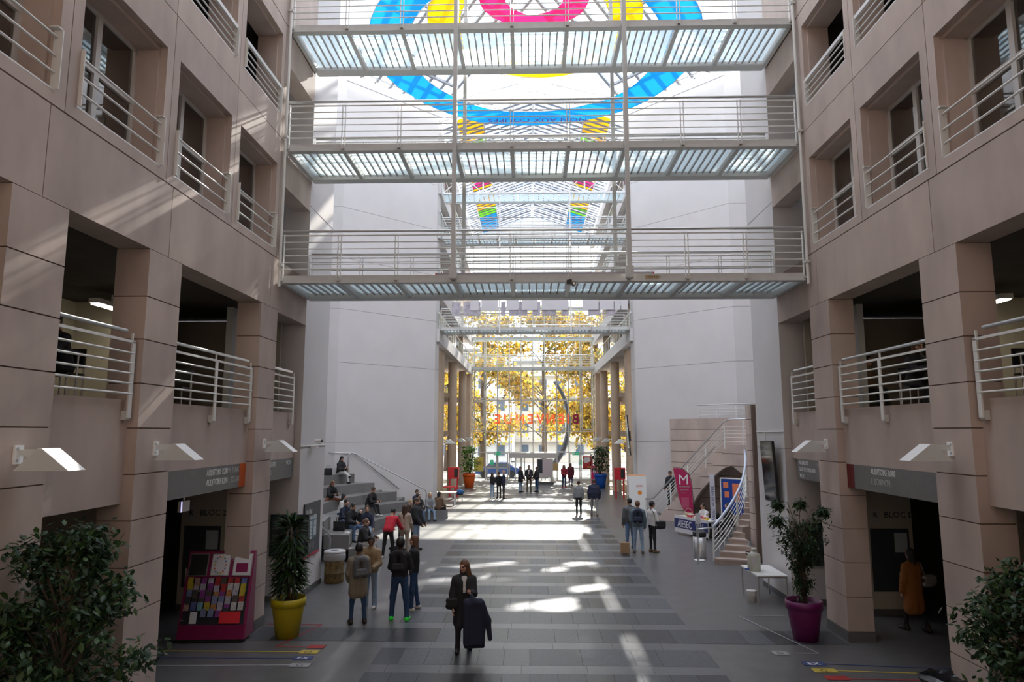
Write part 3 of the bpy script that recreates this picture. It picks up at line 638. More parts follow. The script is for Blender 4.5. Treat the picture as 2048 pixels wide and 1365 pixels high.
rail('free-standing looped handrail beside the walking steps',[(-9.35,34.35,2.2),(-9.35,34.35,3.1),(-9.25,34.4,3.24),(-9.05,34.5,3.2),(-5.75,35.6,1.38),(-5.62,35.62,1.28),(-5.6,35.62,1.1),(-5.6,35.62,.24)],.028)
rail('bent steel handrail between the map board wall and the steps',[(-6.62,20.2,1.55),(-6.45,20.6,1.5),(-6.32,20.9,1.28),(-6.28,20.95,1.1),(-6.28,20.95,0)],.03)
# ================================================================ STAIRS (right)
sw=thing('stair_wall','beige banded concrete stair wall with an arched opening, right side','stair wall',at=(0,0,0))
# plane coordinates: t along (1,-1)/sqrt2 from P0, offset o inward
def pw(t,z,off): 
    x=5.98+t*.7071+off*.7071; y=34.57-t*.7071+off*.7071; return (x,y,z)
ZB=[0,.55,1.1,1.65,2.2,2.75,3.3,3.85,4.40,4.95]
for a,b in zip(ZB,ZB[1:]):
    B().hexa([pw(-.1,a+.012,1.45),pw(5.4,a+.012,1.45),pw(5.4,b-.012,1.45),pw(-.1,b-.012,1.45)],(.2,.2,0)).ob('stone_course',rng.choice(STONE),sw)
B().hexa([pw(-.08,0,1.48),pw(5.4,0,1.48),pw(5.4,4.94,1.48),pw(-.08,4.94,1.48)],(.15,.15,0)).ob('wall_core',JOINT,sw)
# stringer wall: columns of stone between arch and steps
archp=[(1.61,.38),(2.4,1.48),(3.1,2.2),(3.62,2.61),(4.05,2.76),(4.44,2.64),(4.64,2.43)]
def az(t):
    if t<1.45: return 0
    for (a,b),(c,d) in zip([(1.45,0)]+archp,archp+[(5.2,1.2)]):
        if a<=t<=c: return b+(d-b)*(t-a)/(c-a)
    return 0
NS=20
for k in range(NS):
    t0=k*4.1/NS; t1=t0+4.1/NS; top=.185*(k+1)
    q=B(); z0,z1=az(t0),az(t1)
    q.hexa([pw(t0,z0,0),pw(t1,z1,0),pw(t1,top,0),pw(t0,top,0)],(.14,.14,0)).ob('stringer_stone',STONE[k//7%3],sw)
    B().hexa([pw(t0,top-.19,.15),pw(t1+.0,top-.19,.15),pw(t1,top-.19,1.45),pw(t0,top-.19,1.45)],(0,0,.185)).ob('step',STONE[2],sw)
for t0,t1 in ((4.1,4.75),(4.75,5.4)): B().hexa([pw(t0,az(t0) if t0<4.7 else 2.3,0),pw(t1,2.3 if t1>4.7 else az(t1),0),pw(t1,3.7,0),pw(t0,3.7,0)],(.14,.14,0)).ob('stringer_stone',STONE[1],sw)
B().hexa([pw(4.1,3.5,.14),pw(5.6,3.5,.14),pw(5.6,3.5,1.45),pw(4.1,3.5,1.45)],(0,0,.2)).ob('landing',STONE[2],sw)
for z in (.55,1.1,1.65,2.2,2.75,3.3): 
    t0=max(0,(z/.185-1)*4.1/NS+.2); t1=5.3
    # groove lines of the bands, clipped by the arch
    tl=[t for t in np.arange(t0,4.9,.05) if az(t)<z-.05]
    if tl: bar('band_groove',JOINT,pw(tl[0],z,-.004),pw(tl[-1],z,-.004),.012,.022,sw)
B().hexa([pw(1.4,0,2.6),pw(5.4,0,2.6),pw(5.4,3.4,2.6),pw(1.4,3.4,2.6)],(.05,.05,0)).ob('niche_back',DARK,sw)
rl=thing('stair_railing','white railing of the straight stair flight along the banded wall','railing',at=pw(0,0,.05)); o=Vector(pw(0,0,.05))
hp=[pw(-.75,.95,.05),pw(-.25,1.0,.05),pw(3.75,4.75,.05),pw(4.1,4.85,.05),pw(5.1,4.85,.05)]
B().tube([Vector(p)-o for p in hp],.035,8).ob('handrail',ALU,None,True)
for t,z in ((-.7,-.0),(-.25,0),(.75,.7),(1.75,1.6),(2.75,2.55),(3.75,3.5),(4.7,3.7)): rod('post',RAIL,Vector(pw(t,z,.05))-o,Vector(pw(t,z+1.1 if t>0 else .95,.05))-o,.03)
for k in range(5): B().tube([Vector(p)-o for p in (pw(-.25,.2+.15*k,.05),pw(3.75,3.85+.17*k,.05),pw(5.1,3.85+.17*k,.05))],.016,6).ob('rail_bar',RAIL)
rod('lower_handrail',ALU,Vector(pw(1.0,1.35,-.03))-o,Vector(pw(3.3,3.6,-.03))-o,.022)
thing('stair_railing','white landing railing on top of the banded stair wall','railing',at=pw(1.6,4.95,1.5)); o=Vector(pw(1.6,4.95,1.5))
for t in (1.6,2.6,3.6,4.6,5.3): rod('post',RAIL,Vector(pw(t,4.95,1.5))-o,Vector(pw(t,5.55,1.5))-o,.025)
for z in (5.1,5.25,5.4): rod('rail_bar',RAIL,Vector(pw(1.6,z,1.5))-o,Vector(pw(5.3,z,1.5))-o,.014)
rod('handrail',ALU,Vector(pw(1.5,5.6,1.5))-o,Vector(pw(5.3,5.6,1.5))-o,.03)
# curved lower flight
cs=thing('curved_stair','curved beige stone staircase with white railing, right side','staircase',at=(0,0,0))
# left edge and right edge of each tread
def le(k): return (5.75+.27*k-.0075*k*k,23.3+.27*k)
def re(k): return (7.02,22.9+.29*k) if k<5.2 else (7.02+.42*(k-5.2),22.9+.29*k-.02*(k-5.2))
for k in range(15):
    z=.172*(k+1); a,b,c,d=le(k),re(k),re(k+1.06),le(k+1.06)
    B().prism([a,b,c,d],max(0,z-.5),z).ob('step',STONE[2 if k%2 else 0],cs)
    B().prism([(a[0]-.02,a[1]-.03),(b[0],b[1]-.03),(b[0],b[1]+.02),(a[0]-.02,a[1]+.02)],z-.05,z+.004).ob('nosing',STONE[1],cs)
for k in range(13):
    z=.172*(k+1); a=le(k+.2); rod('baluster_base',RAIL,(a[0]-.03,a[1],z),(a[0]-.03,a[1],z+.14),.012,cs,6)
HR=mat('handrail_sleeve',(.50,.55,.66),.25,metal=.3)
B().tube([(*le(k),.172*(k+1)+1.0) for k in range(0,15)],.045,8).ob('handrail',HR,cs,True)
B().tube([(5.2,23.2,1.1),(5.35,23.15,1.13),(*le(0),1.15)],.03,8).ob('handrail_end',ALU,cs,True); rod('end_post',ALU,(5.2,23.2,0),(5.2,23.2,1.1),.025,cs)
for q in range(5): B().tube([(*le(k),.172*(k+1)+.18+.155*q) for k in range(0,15)],.014,6).ob('rail_bar',RAIL,cs)
for k in (0,5.5,11): rod('post',RAIL,(*le(k),.1),(*le(k),.172*(k+1)+1.0),.035,cs)
# free-standing banded pier
pr=thing('stone_pier','tall banded beige stone pier beside the curved stair','pier',at=(7.62,23.85,0))
bx('core',JOINT,-.36,.36,-.36,.36,0,5.2)
oc=lambda r:[(r*math.cos(R(22.5+45*i))*1.08,r*math.sin(R(22.5+45*i))*1.08) for i in range(8)]
for k in range(10): B().prism(oc(.42),.55*k*.95+.01,.55*(k+1)*.95-.012).ob('stone_block',STONE[k%3])
# ================================================================ FURNITURE AND OBJECTS
# brochure stand
MG=mat('magenta_board',(.22,.006,.075),.45); e=thing('brochure_stand','tall magenta brochure stand full of leaflets beside the left pillar','brochure stand',at=(-6.83,14.52,0),rz=4)
for x in(-.66,.66): B().prism([(-.05,.08),(.52,.08),(.52,1.75),(.42,1.75)],x-.03,x+.03,lambda a,b,c:(c,a,b)).ob('side_panel',MG)
bx('base_panel',MG,-.66,.66,-.05,-.01,.08,.36); bx('back_panel',MG,-.66,.66,.46,.50,.08,1.75); bx('kick_plinth',BLACK,-.55,.55,.02,.45,0,.08)
tl=lambda u,d=0:(-.02+.30*u+d,.36+.86*u)       # slanted rack, u 0..1 -> (y,z)
B().hexa([(-.63,*tl(0)),(.63,*tl(0)),(.63,*tl(1)),(-.63,*tl(1))],(0,.02,0)).ob('rack_panel',mat('smoked_acrylic',(.03,.03,.035),.2))
B().hexa([(-.63,.27,1.24),(.63,.27,1.24),(.63,.43,1.74),(-.63,.43,1.74)],(0,.02,0)).ob('header_panel',MG)
for i in range(3):
    x=-.46+.46*i; c=[BLACK,PAPER,PAPER][i]
    fo=B().hexa([(x-.2,.262,1.27),(x+.2,.262,1.27),(x+.2,.402,1.71),(x-.2,.402,1.71)],(0,.012,0)).ob('poster_frame',ALU)
    B().hexa([(x-.18,.25,1.29),(x+.18,.25,1.29),(x+.18,.386,1.69),(x-.18,.386,1.69)],(0,.012,0)).ob('poster',c,fo)
    if i==1:
        for k in range(14): rod('printed_dot',mat('dot_%d'%(k%4),[(.7,.1,.05),(.05,.25,.5),(.1,.4,.15),(.7,.45,.03)][k%4],.6),(x+.12*math.cos(k*.45),.296+.055*math.sin(k*.45),1.49+.16*math.sin(k*.45)),(x+.12*math.cos(k*.45),.303+.055*math.sin(k*.45),1.49+.16*math.sin(k*.45)),.018,fo,8)
    if i==2: B().hexa([(x-.12,.262,1.35),(x+.12,.262,1.35),(x+.12,.315,1.52),(x-.12,.315,1.52)],(0,.004,0)).ob('printed_block',MG,fo)
rk=random.Random(3)
LC=[(.55,.5,.6),(.6,.25,.08),(.05,.05,.06),(.25,.5,.6),(.3,.05,.3),(.5,.03,.03),(.7,.68,.65),(.12,.15,.4),(.65,.5,.03),(.25,.3,.5),(.1,.08,.07),(.5,.3,.25)]
LM=[mat('leaflet_%d'%i,tuple(x*.6 for x in c),.5,noise=(25,.35)) for i,c in enumerate(LC)]
for r_ in range(6):
    for k in range(9 if r_>0 else 4):
        x=-.56+.137*k+rk.uniform(-.01,.01); u=.17+.135*r_; hh=.135+rk.uniform(0,.03)
        if r_==0: x=-.2+.15*k
        y,z=tl(u); B().hexa([(x-.055,y-.03,z),(x+.055,y-.03,z),(x+.055,y+.02,z+hh),(x-.055,y+.02,z+hh)],(0,.006,0)).ob('leaflet',LM[rk.randrange(12)] if r_ else LM[(9,9,4,2)[k]])
y,z=tl(.01)
for x,m_ in ((-.38,PAPER),(.22,RED),(.36,RED),(.5,RED)): B().hexa([(x-.07,y-.03,z+.02),(x+.07,y-.03,z+.02),(x+.07,y+.03,z+.24),(x-.07,y+.03,z+.24)],(0,.006,0)).ob('leaflet',m_)
# pots and plants
def pot(c,r,h,name='pot'):
    m=mat('pot_'+name,c,.45); B().lathe([(r*.66,0),(r*.92,h*.78),(r*.92,h*.79),(r,h*.79),(r,h),(r*.93,h),(r*.90,h*.9)],32).ob('pot',m,None,True)
    rod('soil',mat('soil',(.025,.017,.012),.95),(0,0,h*.86),(0,0,h*.9),r*.9,n=24)
def leafmesh(key,m,L,W,fold=.25,curl=.2):
    if ('l',key) not in MESH:
        v=[(0,0,0),(W*.8,L*.35,-fold*W),(W*.55,L*.72,-fold*W-curl*L*.4),(0,L,-curl*L),(-W*.55,L*.72,-fold*W-curl*L*.4),(-W*.8,L*.35,-fold*W),(0,L*.4,0),(0,L*.75,-curl*L*.45)]
        f=[(0,1,6),(1,2,7,6),(2,3,7),(3,4,7),(4,5,6,7),(5,0,6)]
        MESH[('l',key)]=mesh('leaf_'+key,v,f,m,True)
    return MESH[('l',key)]
def leaves(key,mats,L,W,places,nobj,fold=.25,curl=.2,rs=1):
    """places: (pos, yaw, pitch, scale); first nobj become leaf objects, the rest one foliage mesh"""
    r_=random.Random(rs)
    mes=[leafmesh(key+str(i),m,L,W,fold,curl) for i,m in enumerate(mats)]
    V=[];F=[];MI=[]
    base=[v.co.copy() for v in mes[0].vertices]; faces=[tuple(p.vertices) for p in mes[0].polygons]
    for i,(p,yw,pt_,s_) in enumerate(places):
        M=Matrix.Translation(p)@Matrix.Rotation(yw,4,'Z')@Matrix.Rotation(pt_,4,'X')@Matrix.Rotation(r_.uniform(-.5,.5),4,'Y')@Matrix.Scale(s_,4)
        k=r_.randrange(len(mats))
        if i<nobj: ob('leaf',mes[k],None,M)
        else:
            n=len(V); V+=[tuple(M@b) for b in base]; F+=[tuple(n+j for j in f) for f in faces]; MI+=[k]*len(faces)
    if V:
        me=mesh('foliage',V,F,mats,True); me.polygons.foreach_set('material_index',MI); o=ob('foliage',me); o['kind']='stuff'
def leafm(n,c): return mat(n,c,.45,kind='cloth',alpha=.25,spec=.35)
GR=[leafm('ficus_leaf_a',(.028,.062,.024)),leafm('ficus_leaf_b',(.018,.044,.02)),leafm('ficus_leaf_c',(.05,.095,.028))]
BARK=mat('bark',(.10,.07,.05),.9,noise=(12,.3),bump=.3)
def ficus(label,at,H,z0,rad,n,seed,name='ficus'):
    thing(name,label,'plant',at=at); r_=random.Random(seed)
    pot((.03,.03,.032),.42,.75,'black')
    trunk=[(0,0,.6),(.03,.02,1.1),(-.02,0,z0+.4)]; B().tube(trunk,[.06,.05,.045],8).ob('trunk',BARK,None,True)
    tips=[]
    for k in range(46):
        a=r_.uniform(0,6.28); u=r_.random()**.6; zz=z0+.25+(H-z0-.35)*r_.random(); prof=math.sin(math.pi*min(1,max(.12,(zz-z0+.15)/(H-z0+.15)))**.8)**.6
        rr=rad*prof*(.45+.55*u); e_=(rr*math.cos(a),rr*math.sin(a),zz); st_=(0,0,max(.9,zz-.6-.5*r_.random()))
        mid=((e_[0])*.5+r_.uniform(-.06,.06),(e_[1])*.5,(zz+st_[2])/2+.12)
        B().tube([st_,mid,e_],[.016,.011,.004],5).ob('branch',BARK); tips.append((mid,e_))
    pl=[]
    for i in range(n):
        mid,e_=tips[r_.randrange(len(tips))]; q=r_.uniform(.2,1.1); p=Vector(mid).lerp(Vector(e_),q)+Vector((r_.gauss(0,.09),r_.gauss(0,.09),r_.gauss(0,.075)))
        pl.append((p,r_.uniform(0,6.28),r_.uniform(-.9,.1),r_.uniform(.7,1.25)))
    pl.sort(key=lambda t:(t[0].y+.0))          # those facing the camera first
    leaves(name,GR,.105,.034,pl,170,rs=seed)
ficus('large dark green ficus tree nearest the camera on the left',(-5.62,8.05,0),3.28,1.1,.98,4200,11)
ficus('large green ficus tree at the right edge, beside the right pillar',(5.75,8.55,0),2.9,.9,.88,3800,12)
DRA=[leafm('dracaena_leaf_a',(.016,.045,.013)),leafm('dracaena_leaf_b',(.034,.072,.017)),leafm('dracaena_leaf_c',(.010,.028,.010))]
thing('dracaena','dark green dracaena in a yellow pot beside the left pillar','plant',at=(-5.42,15.0,0)); pot((.42,.34,.006),.36,.80,'yellow')
r_=random.Random(5); pl=[]
for x,y in ((0,0),(.07,.03),(-.06,.04)): B().tube([(x,y,.65),(x*1.6,y*1.5,1.6),(x*1.8,y*1.5,2.25)],[.035,.03,.02],7).ob('stem',BARK,None,True)
for i in range(560):
    z=.95+1.42*r_.random(); a=r_.uniform(0,6.28); w_=.12+.09*math.sin((z-.9)*2.2)
    pl.append((Vector((w_*math.cos(a)*.7,w_*math.sin(a)*.7,z)),a-math.pi/2,r_.uniform(-.5,.55) if z<2.15 else r_.uniform(.5,1.25),r_.uniform(.75,1.15)))
pl.sort(key=lambda t:t[0].y); leaves('dracaena',DRA,.32,.044,pl,200,curl=.45,rs=5)
thing('bamboo_plant','bushy green plant with thin arching leaves in a purple pot, right side','plant',at=(5.45,15.05,0)); pot((.13,.004,.085),.37,.80,'purple')
r_=random.Random(6); pl=[]
for k in range(5): B().tube([(r_.uniform(-.06,.06),r_.uniform(-.06,.06),.65),(r_.uniform(-.09,.09),r_.uniform(-.09,.09),1.5),(r_.uniform(-.2,.2),r_.uniform(-.2,.2),2.4)],[.03,.025,.012],6).ob('stem',BARK,None,True)
tips=[]
for k in range(70):
    z=.95+1.55*r_.random()**.7; a=r_.uniform(0,6.28); rr=(.16 if z<1.6 else .24+.24*min(1,(z-1.6)/.5))*r_.uniform(.5,1.1); e_=(rr*math.cos(a),rr*math.sin(a),z); st_=(rr*.15*math.cos(a),rr*.15*math.sin(a),z-.25)
    B().tube([st_,((e_[0]+st_[0])/2,(e_[1]+st_[1])/2,z+.02),e_],[.008,.006,.003],4).ob('twig',BARK); tips.append((st_,e_))
for a,z,rr in ((2.6,2.75,.5),(.3,2.6,.62),(1.2,2.75,.35),(3.3,2.45,.6)):
    e_=(rr*math.cos(a),rr*math.sin(a)-.1,z); B().tube([(0,0,2.1),(e_[0]*.5,e_[1]*.5,z+.05),e_],[.008,.006,.003],4).ob('twig',BARK); tips+=[((e_[0]*.7,e_[1]*.7,z),e_)]*8
for i in range(2600):
    a,b=tips[r_.randrange(len(tips))]; p=Vector(a).lerp(Vector(b),r_.uniform(.3,1.1))+Vector((r_.gauss(0,.05),r_.gauss(0,.05),r_.gauss(0,.05)))
    pl.append((p,r_.uniform(0,6.28),r_.uniform(-.9,.2),r_.uniform(.7,1.2)))
pl.sort(key=lambda t:t[0].y); leaves('bamboo',DRA,.125,.021,pl,170,rs=6)
LG=[leafm('bright_leaf_a',(.10,.26,.03)),leafm('bright_leaf_b',(.05,.14,.03)),leafm('bright_leaf_c',(.22,.38,.06))]
for at,pc,pn,lab,mt in (((-4.95,53.2,0),(.75,.12,.01),'orange','bright leafy plant in an orange pot by the far left columns',LG),((5.1,53.2,0),(.005,.08,.42),'blue','dark leafy plant in a blue pot by the far right columns',GR)):
    thing('potted_plant',lab,'plant',at=at); pot(pc,.5,1.1,pn); r_=random.Random(len(lab)); pl=[]
    for k in range(6): B().tube([(r_.uniform(-.1,.1),r_.uniform(-.1,.1),.95),(r_.uniform(-.25,.25),r_.uniform(-.2,.2),1.8),(r_.uniform(-.45,.45),r_.uniform(-.3,.3),2.7)],[.03,.025,.015],5).ob('stem',BARK)
    for i in range(420):
        z=1.3+1.9*r_.random(); rr=.62*math.sqrt(r_.random()); a=r_.uniform(0,6.28); pl.append((Vector((rr*math.cos(a),rr*math.sin(a),z)),r_.uniform(0,6.28),r_.uniform(-.8,.3),r_.uniform(.7,1.2)))
    leaves('big'+pn,mt,.26,.085,pl,0,rs=8)
# bins
thing('oil_drum_bin','rusty oil drum bin with clear bag and white lid by the steps','bin',at=(-5.93,20.25,0))
RUST=mat('rusty_drum',(.20,.14,.06),.75,noise=(7,.6),bump=.3)
B().lathe([(.27,0),(.28,.02),(.28,.26),(.29,.275),(.28,.29),(.28,.52),(.29,.535),(.28,.55),(.28,.74),(.285,.76)],28).ob('drum',RUST,None,True)
B().lathe([(.30,.62),(.315,.66),(.31,.75),(.305,.82)],28).ob('bin_bag',mat('clear_plastic',(.8,.82,.84),.2,kind='frost',alpha=.4),None,True)
B().lathe([(.30,.80),(.31,.86),(.29,.885),(.12,.89)],28).ob('lid',mat('lid_plastic',(.55,.55,.56),.4),None,True); rod('lid_hole',BLACK,(0,0,.888),(0,0,.894),.11,n=20)
thing('waste_bin','brushed steel bin with black rim beside the stair railing','bin',at=(5.55,24.35,0)); B().lathe([(.21,0),(.22,.03),(.22,.72)],24).ob('bin_body',ALU,None,True); B().lathe([(.225,.72),(.23,.86),(.20,.9),(.19,.86)],24).ob('rim',BLACK,None,True)
thing('waste_bin','low black bin with crumpled bag at the lower right edge','bin',at=(6.05,11.2,0)); B().lathe([(.26,0),(.30,.5),(.33,.53)],20).ob('bin_body',BLACK,None,True)
v=[];r_=random.Random(4); q=B().lathe([(.32,.42),(.36,.55),(.30,.6),(.22,.56)],18); q.v=[(x+r_.uniform(-.03,.03),y+r_.uniform(-.03,.03),z+r_.uniform(-.02,.02)) for x,y,z in q.v]; q.ob('bin_bag',mat('black_bag',(.012,.012,.014),.25))
# white table with canister, bucket
thing('side_table','white table with chrome legs below the tilted screen','table',at=(5.75,18.55,0),rz=0)
q=B(); bx('tabletop',WH,-.36,.40,-.72,.66,.70,.73); 
for x in(-.33,.37):
    for y in(-.69,.63): rod('leg',ALU,(x,y,0),(x,y,.70),.018)
for y in(-.69,.63): bx('apron',ALU,-.33,.37,y-.01,y+.01,.66,.70)
for x in(-.33,.37): bx('apron',ALU,x-.01,x+.01,-.69,.63,.66,.70)
thing('water_canister','white plastic canister with blue tap on the white table','canister',at=(5.52,18.45,.73)); MLK=mat('milky_plastic',(.66,.66,.58),.4,kind='cloth',alpha=.35)
B().lathe([(.15,0),(.165,.02),(.165,.36),(.15,.42),(.06,.47),(.05,.47),(.05,.52)],20).ob('canister_body',MLK,None,True); rod('cap',WH,(0,0,.52),(0,0,.57),.06); bx('label',PAPER,-.1,.02,-.17,-.162,.18,.36); B().tube([(-.1,0,.38),(-.2,0,.42),(-.2,0,.47),(-.08,0,.46)],.012,6).ob('grip',BLACK)
TAP=mat('blue_tap',(.01,.07,.4),.4); rod('tap',TAP,(-.16,-.05,.05),(-.24,-.08,.05),.02); rod('tap_lever',TAP,(-.27,-.09,.06),(-.17,-.12,.06),.012)
thing('bucket','small white bucket under the white table','bucket',at=(5.38,18.30,0)); B().lathe([(.10,0),(.12,.26),(.125,.27),(.11,.265)],20).ob('bucket_body',WH,None,True); B().tube([(-.12,0,.24),(-.1,-.06,.17),(0,-.13,.14),(.1,-.06,.17),(.12,0,.24)],.004,5).ob('wire_grip',ALU)
# information table with banner, notice boards, flag, totem
NAVY=mat('navy_print',(.02,.03,.13),.6)
thing('info_table','trestle table with a white and navy front banner under the stairs','table',at=(6.35,28.9,0),rz=-65)
bx('tabletop',WH,-1.05,1.05,-.05,.7,.72,.76)
for x in(-.95,.95): rod('leg',ALU,(x,.05,0),(x,.05,.72),.02); rod('leg',ALU,(x,.62,0),(x,.62,.72),.02)
bx('front_banner',PAPER,-1.07,1.07,-.07,-.055,.12,.80); bx('banner_band',NAVY,-1.07,1.07,-.074,-.07,.30,.68)
text('lettering','AIESEC',LETTER,.40,(-.85,-.076,.35),FACE_CAM,sx=.75); text('lettering','WAS',LETTER2,.40,(.3,-.076,.35),FACE_CAM,sx=.6)
rk=random.Random(9)
for i,(n_,c,w_,x,y) in enumerate((('red_box',(.45,.02,.03),.24,-.35,.25),('pink_box',(.6,.04,.2),.2,.1,.35),('orange_box',(.6,.15,.03),.2,.5,.3),('yellow_cup',(.65,.45,.03),.09,.72,.2))):
    p=Matrix.Translation((6.35,28.9,0))@Matrix.Rotation(R(-65),4,'Z')@Vector((x,y,.76)); thing('gift_box',n_.replace('_',' ')+' of leaflets on the banner table','box',at=p,rz=-65); bx('tray',mat(n_,c,.6),-w_/2,w_/2,-w_/2,w_/2,0,.09); bx('tray_content',PAPER,-w_/2+.02,w_/2-.02,-w_/2+.02,w_/2-.02,.09,.12)
p=Matrix.Translation((6.35,28.9,0))@Matrix.Rotation(R(-65),4,'Z')@Vector((-.65,.35,.76)); thing('basket','pale wicker basket with hooped grip on the banner table','basket',at=p); B().lathe([(.13,0),(.17,.12),(.175,.13),(.15,.12)],16).ob('bowl',mat('wicker',(.45,.36,.22),.8,noise=(40,.4))); B().tube([(.17*math.cos(R(a)),0,.12+.2*math.sin(R(a))) for a in range(0,181,20)],.012,6).ob('grip',MATS['wicker'])
thing('notice_board','blue pinboard with orange cards inside the stair arch','notice board',at=(7.95,30.2,0),rz=-38); BLB=mat('blue_felt',(.012,.05,.28),.9)
for x in(-.02,1.0,2.02): bx('upright',WH,x-.02,x+.02,-.02,.02,0,2.32)
for x in(0,1.02): bx('board',BLB,x+.02,x+.96,-.012,.012,.8,2.28); bx('top_rail',WH,x,x+1,-.02,.02,2.28,2.33)
for i,(x,z,w_,h_,c) in enumerate(((.1,1.9,.22,.25,0),(.15,1.5,.2,.25,0),(.5,1.35,.3,.75,0),(1.1,1.85,.14,.2,1),(1.3,1.85,.14,.2,2),(1.5,1.85,.14,.2,3),(1.7,1.85,.14,.2,0),(1.15,1.5,.2,.25,0),(1.5,1.45,.3,.25,1),(1.2,1.1,.2,.25,0),(1.55,1.05,.25,.25,2))): bx('card',mat('card_%d'%c,[(.75,.22,.1),(.7,.3,.2),(.3,.45,.2),(.6,.5,.15)][c],.7),x,x+w_,-.018,-.012,z,z+h_)
thing('feather_flag','magenta feather flag with white M, in front of the banded wall','flag',at=(6.85,30.9,0),rz=3); MGF=mat('magenta_cloth',(.42,.012,.09),.7)
pts=[(-.80,2.68),(-.6,2.70),(-.35,2.63),(-.12,2.42),(-.02,2.1),(.02,1.6),(.04,.72),(-.15,.73),(-.36,.85),(-.5,1.1),(-.58,1.4)]
B().prism(pts[::-1],-.006,.006,lambda x,y,z:(x,z,y)).ob('flag_cloth',MGF); B().tube([(.05,0,0),(.05,0,1.4),(.0,0,2.15),(-.12,0,2.45),(-.36,0,2.66),(-.6,0,2.73),(-.8,0,2.71)],.012,6).ob('pole',BLACK); bx('foot',BLACK,-.2,.3,-.2,.2,0,.03)
text('lettering','M',LETTER,.62,(-.60,-.012,1.98),FACE_CAM,ext=.002); text('lettering','MONTHEURON',LETTER2,.085,(-.55,-.012,1.85),FACE_CAM,sx=.75); text('lettering','BALLON GE',LETTER2,.085,(-.53,-.012,1.72),FACE_CAM,sx=.85); text('lettering','www.m.fr',LETTER2,.06,(-.52,-.012,1.6),FACE_CAM); bx('faded_print',mat('faded_print',(.48,.08,.16),.8),-.48,-.14,-.009,-.006,.98,1.42)
thing('totem_banner','narrow white vertical totem banner beside the stair railing','banner',at=(7.05,28.2,0)); bx('panel',mat('lilac_paper',(.62,.62,.70),.7),-.1,.1,-.01,.01,.55,2.6); bx('stand_pole',ALU,-.015,.015,.01,.03,0,2.6); bx('foot',ALU,-.2,.2,-.2,.2,0,.02)
text('lettering','AIESEC WAS HERE',NAVY,.17,(.06,-.012,.75),FACE_CAM@Matrix.Rotation(R(90),4,'Z'))
thing('notice_stand','thin steel notice stand with a small white card at the stair foot','stand',at=(5.4,23.85,0)); rod('pole',ALU,(0,0,.03),(0,0,1.35),.015); rod('foot',WH,(0,0,0),(0,0,.03),.17,n=24); bx('card',PAPER,-.09,.09,-.01,.0,1.2,1.55)
# vending machine and red cabinets
thing('vending_machine','white orange-juice vending machine at the right diagonal wall end','vending machine',at=(5.28,36.6,0)); bx('cabinet',WH,-.38,.52,0,.75,.08,1.98); bx('plinth',BLACK,-.36,.50,.03,.72,0,.08); bx('control_panel',mat('pale_pink_panel',(.6,.45,.42),.4),-.385,-.38,.15,.6,1.1,1.7); bx('hatch',BLACK,-.39,-.38,.2,.5,.7,.95); bx('yellow_foot',mat('yellow_plastic',(.7,.4,.02),.5),-.45,-.38,.1,.3,0,.35); bx('top_trim',mat('orange_trim',(.65,.3,.12),.5),-.38,.52,0,.75,1.98,2.0)
text('lettering','zumo',mat('red_print',(.6,.05,.05),.6),.2,(.0,-.004,1.42),FACE_CAM,sx=.8); rod('printed_orange',mat('orange_print',(.75,.25,.02),.6),(.18,-.003,1.12),(.18,0,1.12),.11,n=20)
for at,lab in (((-5.35,46.0,0),'red letter cabinet on legs beside the far left column'),((5.55,45.4,0),'red cabinet on legs beside the far right column')):
    thing('red_cabinet',lab,'cabinet',at=at); bx('cabinet_body',RED,-.35,.35,-.2,.2,1.2,1.95); bx('door',RED,-.33,.0,-.22,-.2,1.22,1.93); bx('slot',BLACK,.05,.3,-.21,-.2,1.3,1.85)
    for x in(-.25,.25): bx('leg',RED,x-.05,x+.05,-.05,.05,0,1.2)
def rtable(at,lab,m,w_,d_,h_):
    thing('table',lab,'table',at=at); bx('tabletop',m,-w_/2,w_/2,-d_/2,d_/2,h_-.05,h_)
    for x in(-w_/2+.06,w_/2-.06):
        for y in(-d_/2+.06,d_/2-.06): bx('leg',m if m is RED else STEEL,x-.03,x+.03,y-.03,y+.03,0,h_-.05)
rtable((-5.55,43.8,0),'red table at the far end of the seating steps',RED,1.2,.7,.85); rtable((-5.3,41.2,0),'pale wooden folding table at the end of the seating steps',mat('pale_wood',(.42,.34,.27),.5),1.3,.8,.74)
thing('blue_bag','small blue bag on a chair beside the folding table','bag',at=(-4.55,42.4,.5)); B().lathe([(.02,0),(.22,.03),(.26,.16),(.15,.28),(.02,.3)],12).ob('bag_body',mat('blue_cloth',(.02,.1,.28),.8),None,True); 
thing('stool','small metal stool beside the folding table, under the blue bag','stool',at=(-4.55,42.4,0)); rod('seat',BLACK,(0,0,.47),(0,0,.5),.22,n=16)
for a in range(4): rod('leg',ALU,(.13*math.cos(a*1.57+.7),.13*math.sin(a*1.57+.7),.47),(.22*math.cos(a*1.57+.7),.22*math.sin(a*1.57+.7),0),.012)
